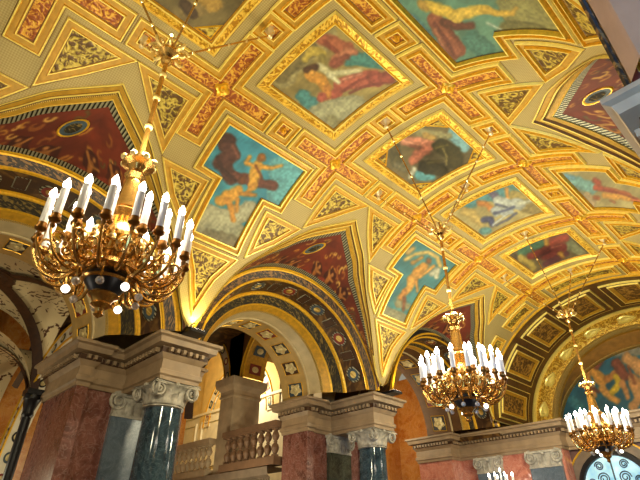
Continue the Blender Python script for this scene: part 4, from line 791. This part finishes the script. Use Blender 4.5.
# sandstone pier and balustrades of the stair gallery
t = thing('square_pier', 'square sandstone pier with moulded capital standing at the balustrade', 'pier', (-3.5, 1.9, ZF))
mb = MB().m('sandstone'); mb.box(-3.64, -3.38, 1.74, 2.12, ZF, .40); mb.build('shaft', parent=t, smooth=False)
mb = MB().m('sandstone'); pl = [(-3.64, 1.74), (-3.38, 1.74), (-3.38, 2.12), (-3.64, 2.12)]; plan_sweep(mb, pl, [(0, .26), (.012, .27), (.012, .29), (.004, .30), (.004, .34), (.03, .37), (.05, .39), (.06, .43), (.06, .48), (0, .48)], True); cap_poly(mb, pl, .48); mb.build('capital', parent=t, angle=25)
BAL = [(.036, 0), (.036, .018), (.018, .026), (.030, .05), (.040, .08), (.030, .11), (.014, .125), (.022, .134), (.014, .143), (.030, .165), (.038, .19), (.028, .22), (.018, .238), (.036, .245), (.036, .26)]
def balustrade(x0, x1, y, zr, lab, n, grp='balustrades of the gallery', sm='sandstone_dark'):
    t = thing('balustrade', lab, 'balustrade', ((x0+x1)/2, y, zr-.42), grp)
    mb = MB().m(sm); mb.box(x0, x1, y-.055, y+.055, zr-.05, zr); mb.box(x0, x1, y-.04, y+.04, zr-.065, zr-.05); mb.build('handrail', parent=t, smooth=False)
    mb = MB().m(sm); mb.box(x0, x1, y-.06, y+.06, zr-.40, zr-.325); mb.build('bottom_rail', parent=t, smooth=False)
    for i in range(n):
        mb = MB().m(sm); mb.lathe(BAL, (x0+(x1-x0)*(i+.5)/n, y, zr-.325), 12); mb.build('baluster', parent=t)
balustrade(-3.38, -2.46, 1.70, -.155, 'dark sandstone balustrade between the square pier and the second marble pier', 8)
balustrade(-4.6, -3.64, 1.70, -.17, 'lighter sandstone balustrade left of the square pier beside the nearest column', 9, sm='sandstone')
t = thing('gallery_beam', 'stone gallery edge with dentils and a pink marble band under the balustrades', 'beam', (-3.5, 1.8, ZF))
mb = MB().m('stone_dark'); pth = [(-4.6, 1.66), (-2.5, 1.66)]; plan_sweep(mb, pth, [(0, -.80), (.0, -.70), (.02, -.69), (.02, -.66), (.05, -.64), (.06, -.60), (.06, -.57), (-.3, -.57)]); mb.build('cornice', parent=t, angle=25)
mb = MB().m('stone_dark'); dentils(mb, pth, .02, -.685, -.665, .012, .024, .018); mb.build('dentil_course', parent=t, smooth=False)
mb = MB().m('pink_marble'); mb.box(-4.6, -2.5, 1.68, 2.0, ZF, -.80); mb.build('marble_base', parent=t, smooth=False)
mb = MB().m('orange_marble'); mb.box(-5.05, -4.95, -3.4, 2.05, ZF, 1.46); struct(mb.build('wall_left', smooth=False))
mb = MB().m('orange_marble'); mb.box(-3.3, -2.1, 4.66, 4.72, ZF, 1.0); struct(mb.build('wall_orange', smooth=False))
mb = MB().m('orange_marble'); mb.box(-3.36, -3.3, 3.3, 4.72, ZF, 1.46); struct(mb.build('wall_stair', smooth=False))
mb = MB().m('hall_plaster'); mb.box(-8.3, -3.3, 3.24, 3.3, .80, 2.4); struct(mb.build('wall_gallery', smooth=False))
mb = MB().m('hall_white'); mb.box(-8.3, -3.3, 3.22, 3.3, ZF, .76); mb.box(-8.3, -3.3, 3.18, 3.3, .76, .80); struct(mb.build('wall_panelled', smooth=False))
t = thing('wall_panelling', 'white framed panels on the gallery wall seen left of the sandstone pier', 'panelling', (-6.4, 3.2, -.2))
for x0 in (-7.4, -6.5, -5.6):
    mb = MB().m('hall_white'); mb.grid([[(x, 3.22-o, z) for x, z in ((x0+i, -.1+i), (x0+.75-i, -.1+i), (x0+.75-i, .66-i), (x0+i, .66-i), (x0+i, -.1+i))] for i, o in ((0, 0), (.01, .025), (.04, .025), (.05, .0))]); mb.build('panel_frame', parent=t, smooth=False)
mb = MB().m('hall_plaster'); mb.box(-8.3, -8.2, 2.05, 3.3, ZF, 2.4); struct(mb.build('wall_gallery_end', smooth=False))
mb = MB().m('hall_plaster'); mb.box(-8.3, -3.3, 2.05, 3.3, 2.4, 2.46); struct(mb.build('ceiling_gallery', smooth=False))
mb = MB().m('hall_plaster'); mb.box(-8.3, -5.0, 2.0, 2.05, ZF, 2.4); mb.box(-5.0, -3.3, 2.13, 2.16, 1.3, 2.4); struct(mb.build('wall_gallery_front', smooth=False))
screen_arch('gallery_arch', 'white panelled arch on the yellow gallery wall between the sandstone pier and second pier', 'y', (-5.45, 3.20), .55, .80, .16, .03, 'hall_white', 'hall_plaster', 1.9, 1.1, 1.1, panels=11)
mb = MB().m('hall_plaster'); mb.grid([[(-2.85+.47*math.sin(R(a)), y, .75+.5*math.cos(R(a))) for a in range(-90, 91, 10)] for y in (2.1, 3.0, 4.0, 4.7)]); struct(mb.build('ceiling_aisle'))
mb = MB().m('floor_stone'); mb.box(-8.3, 4.2, -3.4, 5.46, ZF-.05, ZF); struct(mb.build('floor', smooth=False))
mb = MB().m('hall_plaster'); mb.box(4.1, 4.2, -3.4, 4.5, ZF, 1.4); struct(mb.build('wall_right', smooth=False))
mb = MB().m('stone_dark'); mb.box(-3.36, 4.2, -3.4, 5.46, 1.46, 1.52); mb.box(-5.05, -3.36, -3.4, 2.1, 1.46, 1.52); struct(mb.build('ceiling_roof', smooth=False))  # unseen slab added above the vaults to keep world light out
mb = MB().m('hall_plaster'); mb.box(1.3, 4.2, -2.5, -2.42, ZF, 1.46); struct(mb.build('wall_entrance', smooth=False))  # unseen wall added to carry the blue fill window
t = thing('window_3', None, None, (1.8, -2.4, -1.7), kind='structure')  # added window behind the camera, gives the blue fill its place
mb = MB().m('window_glass'); mb.add([(1.4, -2.415, -1.7), (2.2, -2.415, -1.7), (2.2, -2.415, -.3), (1.4, -2.415, -.3)], [(3, 2, 1, 0)]); mb.build('pane', parent=t, smooth=False)
for x0, x1, z0, z1 in ((1.33, 1.4, -1.77, -.23), (2.2, 2.27, -1.77, -.23), (1.4, 2.2, -.3, -.23), (1.4, 2.2, -1.77, -1.7), (1.78, 1.82, -1.7, -.3)):
    mb = MB().m('stone'); mb.box(x0, x1, -2.42, -2.37, z0, z1); mb.build('frame', parent=t, smooth=False)
mb = MB().m('brown_band'); mb.box(-2.36, -1.47, 4.21, 4.6, -.1, 1.2); struct(mb.build('wall_corner', smooth=False))
# ================================================================= CHANDELIERS
def bez(p, n=14):
    """smooth curve through the control points"""
    P = [Vector(q) for q in p]; P = [P[0]]+P+[P[-1]]; out = []
    for i in range(1, len(P)-2):
        for k in range(n):
            t = k/n; a, b, c, d = P[i-1:i+3]; out.append(.5*((2*b)+(-a+c)*t+(2*a-5*b+4*c-d)*t*t+(-a+3*b-3*c+d)*t**3))
    return out+[P[-2]]
def curl(mb, c, e, up, r, th, turns=1.3, n=22):
    pts = []; rr = []
    for i in range(n):
        a = i/n*turns*2*pi; q = r*(1-.75*i/n); pts.append(Vector(c)+Vector(e)*(q*math.cos(a))+Vector(up)*(q*math.sin(a))); rr.append(th*(1-.5*i/n))
    mb.tube(pts, rr, 5)
NO, NI = 18, 9
def chandelier(label, rod_ends):
    t = thing('chandelier', label, 'chandelier', None, 'gilt candle chandeliers'); kw = dict(parent=t, local=True)
    mb = MB().m('brass'); mb.lathe([(.0005, .0), (.012, .004), (.03, .02), (.056, .012), (.058, -.002), (.034, -.012), (.022, -.03), (.03, -.045), (.038, -.055), (.024, -.07), (.03, -.10), (.034, -.16), (.04, -.20), (.03, -.205), (.044, -.215)], (0, 0, -.055), 24); mb.build('stem_vase', **kw)
    for k in range(8):
        a = 2*pi*k/8; mb = MB().m('brass_pale'); mb.ball((.055*math.cos(a), .055*math.sin(a), -.045), .013, n=8); mb.build('crown_bud', **kw)
    mb = MB().m('brass'); mb.lathe([(.044, -.265), (.06, -.28), (.04, -.30), (.06, -.35), (.085, -.38), (.09, -.40), (.065, -.43), (.05, -.46), (.085, -.48), (.095, -.50), (.065, -.515)], (0, 0, 0), 28); mb.build('body', **kw)
    mb = MB().m('iron'); mb.lathe([(.065, -.515), (.07, -.53), (.062, -.54), (.048, -.56), (.04, -.572)], (0, 0, 0), 24); mb.build('basket', **kw)
    mb = MB().m('brass'); mb.lathe([(.069, -.527), (.075, -.531), (.069, -.535), (.062, -.538)], (0, 0, 0), 24); mb.lathe([(.04, -.57), (.046, -.577), (.034, -.585), (.026, -.60), (.03, -.608), (.014, -.62), (.011, -.63), (.015, -.638), (.0005, -.65)], (0, 0, 0), 20); mb.build('finial', **kw)
    mb = MB().m('brass'); mb.tube([(0, 0, -.06), (0, 0, .53)], .0095, 8); mb.build('stem_tube', **kw)
    for z in (.14, .30, .44):
        mb = MB().m('brass_pale'); mb.lathe([(.0095, -.012), (.014, -.007), (.016, 0), (.014, .007), (.0095, .012)], (0, 0, z), 14); mb.build('stem_knop', **kw)
    hz = .58
    mb = MB().m('brass'); mb.lathe([(.006, -.07), (.02, -.06), (.026, -.045), (.014, -.03), (.028, -.018), (.042, -.005), (.04, .012), (.026, .02), (.016, .045), (.01, .06), (.014, .07), (.0005, .08)], (0, 0, hz), 24); mb.build('hub', **kw)
    for k in range(8):
        a = 2*pi*k/8+.39; e = (math.cos(a), math.sin(a), 0); mb = MB().m('brass_pale'); curl(mb, (.055*e[0], .055*e[1], hz+.02), e, (0, 0, 1 if k % 2 else -1), .028, .007); mb.build('hub_scroll', **kw)
    for (x, y, z) in rod_ends:
        d = Vector((x, y, z-hz)); L = d.length; d.normalize(); a = Vector((d.x*.05, d.y*.05, hz+.01)); b = Vector((x, y, z-.05))
        mb = MB().m('brass'); mb.tube([a, b], .0048, 6); rod = mb.build('suspension_rod', **kw)
        for q in (.15, .3, .5, .7, .85):
            p = a.lerp(b, q); mb = MB().m('brass_pale'); mb.ball(p, .0095, n=8); mb.build('rod_bead', parent=rod, local=True)
        mb = MB().m('hook_gilt'); mb.lathe([(.0005, -.075), (.014, -.068), (.016, -.056), (.008, -.045), (.014, -.03), (.026, -.018), (.03, -.008), (.034, -.003)], (x, y, z), 14); mb.build('ceiling_hook', **kw)
    def arm(a, r, zc, first, zb, inner):
        e = Vector((math.cos(a), math.sin(a), 0)); f = lambda q, z: e*q+Vector((0, 0, z))
        mb = MB().m('brass'); pts = bez([f(first, zb), f(first+.35*(r-first), zb-.05), f(first+.75*(r-first), zb-.035), f(r*.99, zc-.045), f(r, zc-.012)], 8)
        mb.tube(pts, [.0062-.0026*i/len(pts) for i in range(len(pts))], 6); am = mb.build('arm', **kw); k2 = dict(parent=am, local=True)
        mb = MB().m('brass_dark'); c = f(r, zc); mb.lathe([(.004, -.03), (.008, -.02), (.006, -.012), (.017, -.002), (.018, .003), (.0125, .004), (.0135, .018), (.012, .018)], c, 12); mb.build('drip_cup', **k2)
        mb = MB().m('candle'); mb.lathe([(.0115, .006), (.0115, .108), (.007, .112)], c, 10); mb.build('candle', **k2)
        mb = MB().m('bulb'); mb.lathe([(.005, .110), (.011, .120), (.0115, .128), (.006, .142), (.0006, .152)], c, 8); mb.build('bulb', **k2)
        s_ = Vector((-e.y, e.x, 0))
        mb = MB().m('brass'); curl(mb, f(first+.55*(r-first), zb-.012), e, (0, 0, -1), .026, .0055); mb.build('scroll', **k2)
        mb = MB().m('brass'); curl(mb, f(first+.80*(r-first), zb+.015), -e, (0, 0, 1), .024, .0045); mb.build('scroll', **k2)
        mb = MB().m('brass_pale'); curl(mb, f(first+.15*(r-first)+.01, zb+.045), e*.8+s_*.6, (0, 0, 1), .030, .006); mb.build('scroll', **k2)
        mb = MB().m('brass'); curl(mb, f(first+.35*(r-first), zb+.035), e*.6-s_*.8, (0, 0, -1), .026, .005); mb.build('scroll', **k2)
    for k in range(NO): arm(2*pi*(k+.5)/NO, .222, -.432, .08, -.495, 0)
    for k in range(NI): arm(2*pi*k/NI+.1, .148, -.40, .05, -.44, 1)
    for k in range(9):
        a = 2*pi*(k+.3)/9; mb = MB().m('globe' if k % 3 == 0 else 'crystal'); mb.ball((.105*math.cos(a), .105*math.sin(a), -.575), .0125, n=10); mb.build('glass_globe', **kw)
        mb = MB().m('brass'); mb.tube(bez([(.075*math.cos(a), .075*math.sin(a), -.51), (.107*math.cos(a), .107*math.sin(a), -.53), (.105*math.cos(a), .105*math.sin(a), -.56)], 5), .004, 5); mb.build('globe_bracket', **kw)
    return t
ends = [(0, -.5+DY, B), (0, .5+DY, B), V(-GB*A2D, 0), V(GB*A2D, 0)]
ends = [tuple(e) for e in ends]; proto = chandelier('nearest and largest chandelier, gilt with white candles, at the left of the photo', ends)
for i, (y, lab) in enumerate([(-1, None), (1, 'middle chandelier with lit candles, hanging between the second pier and the end arch'), (3, 'farthest chandelier, hanging in front of the half-round painting and arched window')]):
    o = proto if i == 0 else copy_tree(proto); o.location = wp((-.01 if y == -1 else 0, y-(.009 if y == -1 else 0), 0))
    if lab: o['label'] = lab
# candelabra by the end wall
t = thing('candelabra', 'cluster of lit candles on a standing candelabra low before the end wall', 'candelabra', (-1.42, 3.95, ZF))
mb = MB().m('brass'); mb.lathe([(.12, 0), (.12, .04), (.05, .1), (.02, .2), (.02, 1.05), (.04, 1.1), (.05, 1.14), (.02, 1.18), (.02, 1.26), (.03, 1.28)], (-1.42, 3.95, ZF), 16); mb.build('stand', parent=t)
for k in range(9):
    a = 2*pi*k/8; r = .13 if k < 8 else 0; x, y, z = -1.42+r*math.cos(a), 3.95+r*math.sin(a), -.66+(.05 if k == 8 else 0)
    mb = MB().m('brass'); mb.tube(bez([(-1.42, 3.95, -.76), (-1.42+r*.5*math.cos(a), 3.95+r*.5*math.sin(a), -.80), (x, y, z-.06), (x, y, z)], 6), .007, 5); am = mb.build('arm', parent=t)
    mb = MB().m('candle'); mb.lathe([(.010, 0), (.010, .10), (.006, .105)], (x, y, z), 8); mb.build('candle', parent=am)
    mb = MB().m('bulb'); mb.lathe([(.004, .103), (.009, .115), (.005, .132), (.0006, .14)], (x, y, z), 8); mb.build('bulb', parent=am)
# uplights standing on the cornices
UPL = [(-1.50, .06, 'small black uplight on the cornice of the nearest left pier'), (-1.50, 2.16, 'small black uplight on the cornice of the second left pier')]
for x, y, lab in UPL:
    t = thing('uplight', lab, 'lamp', (x, y, -.015), 'cornice uplights')
    mb = MB().m('iron'); mb.box(x-.03, x+.16, y-.06, y+.06, -.015, .006); mb.build('housing', parent=t, smooth=False)
    mb = MB().m('globe'); mb.box(x+.105, x+.152, y-.05, y+.05, .006, .010); mb.build('lens', parent=t, smooth=False)
# ================================================================= CAMERA, LIGHT, WORLD
cam = bpy.data.cameras.new('camera'); co = bpy.data.objects.new('camera', cam); COL.objects.link(co)
cam.sensor_width = 36; cam.lens = f_/640*36; cam.clip_start = .02; cam.clip_end = 200
co.matrix_world = Matrix(((_r.x, _u.x, -_F.x, CAMP.x), (_r.y, _u.y, -_F.y, CAMP.y), (_r.z, _u.z, -_F.z, CAMP.z), (0, 0, 0, 1)))
SC.camera = co
w = bpy.data.worlds.new('world'); SC.world = w; w.use_nodes = True
bg = w.node_tree.nodes['Background']; bg.inputs['Color'].default_value = (1, .9, .68, 1); bg.inputs['Strength'].default_value = .3
def plight(name, loc, e, col=(1, .90, .60), rad=.3, kind='POINT', **k):
    l = bpy.data.lights.new(name, kind); l.energy = e; l.color = col
    if kind in ('POINT', 'SPOT'): l.shadow_soft_size = rad
    for a, b in k.items(): setattr(l, a, b)
    o = bpy.data.objects.new(name, l); COL.objects.link(o); o.location = wp(loc); return o
for y, en in ((-2.6, 160), (-1, 290), (1, 430), (3, 500)): plight('chandelier_glow', (0, y, .0), en, rad=.25)
for p, en in (((-3.1, -1.0, -.8), 60), ((-2.9, 3.5, .1), 70), ((-5.0, 2.65, 1.0), 330), ((-2.75, .85, -.9), 130)): plight('aisle_lamp_glow', p, en, rad=.2)  # added warm fill that brightens the aisles, no lamps modelled
o = plight('window_daylight', (1.8, -2.38, -.9), 140, (.16, .46, 1), kind='AREA', size=1.6, spread=R(75)); o.rotation_euler = Vector((-.5, 2.28, .75)).to_track_quat('-Z', 'Y').to_euler()  # added blue fill to tint the near right cornice
SC.view_settings.view_transform = 'Standard'; SC.view_settings.look = 'None'; SC.view_settings.exposure = .03; SC.view_settings.gamma = 1; SC.view_settings.use_curve_mapping = False
SC.cycles.max_bounces = 5; SC.cycles.diffuse_bounces = 3; SC.cycles.glossy_bounces = 3; SC.cycles.transmission_bounces = 3; SC.cycles.sample_clamp_indirect = 4
SC.cycles.use_denoising = True
for x, y, _ in UPL:
    o = plight('uplight_beam', (x+.135, y, .035), 75, (1, .84, .36), .05, 'SPOT', spot_size=R(120), spot_blend=.6); o.rotation_euler = (R(180), R(-8), 0)
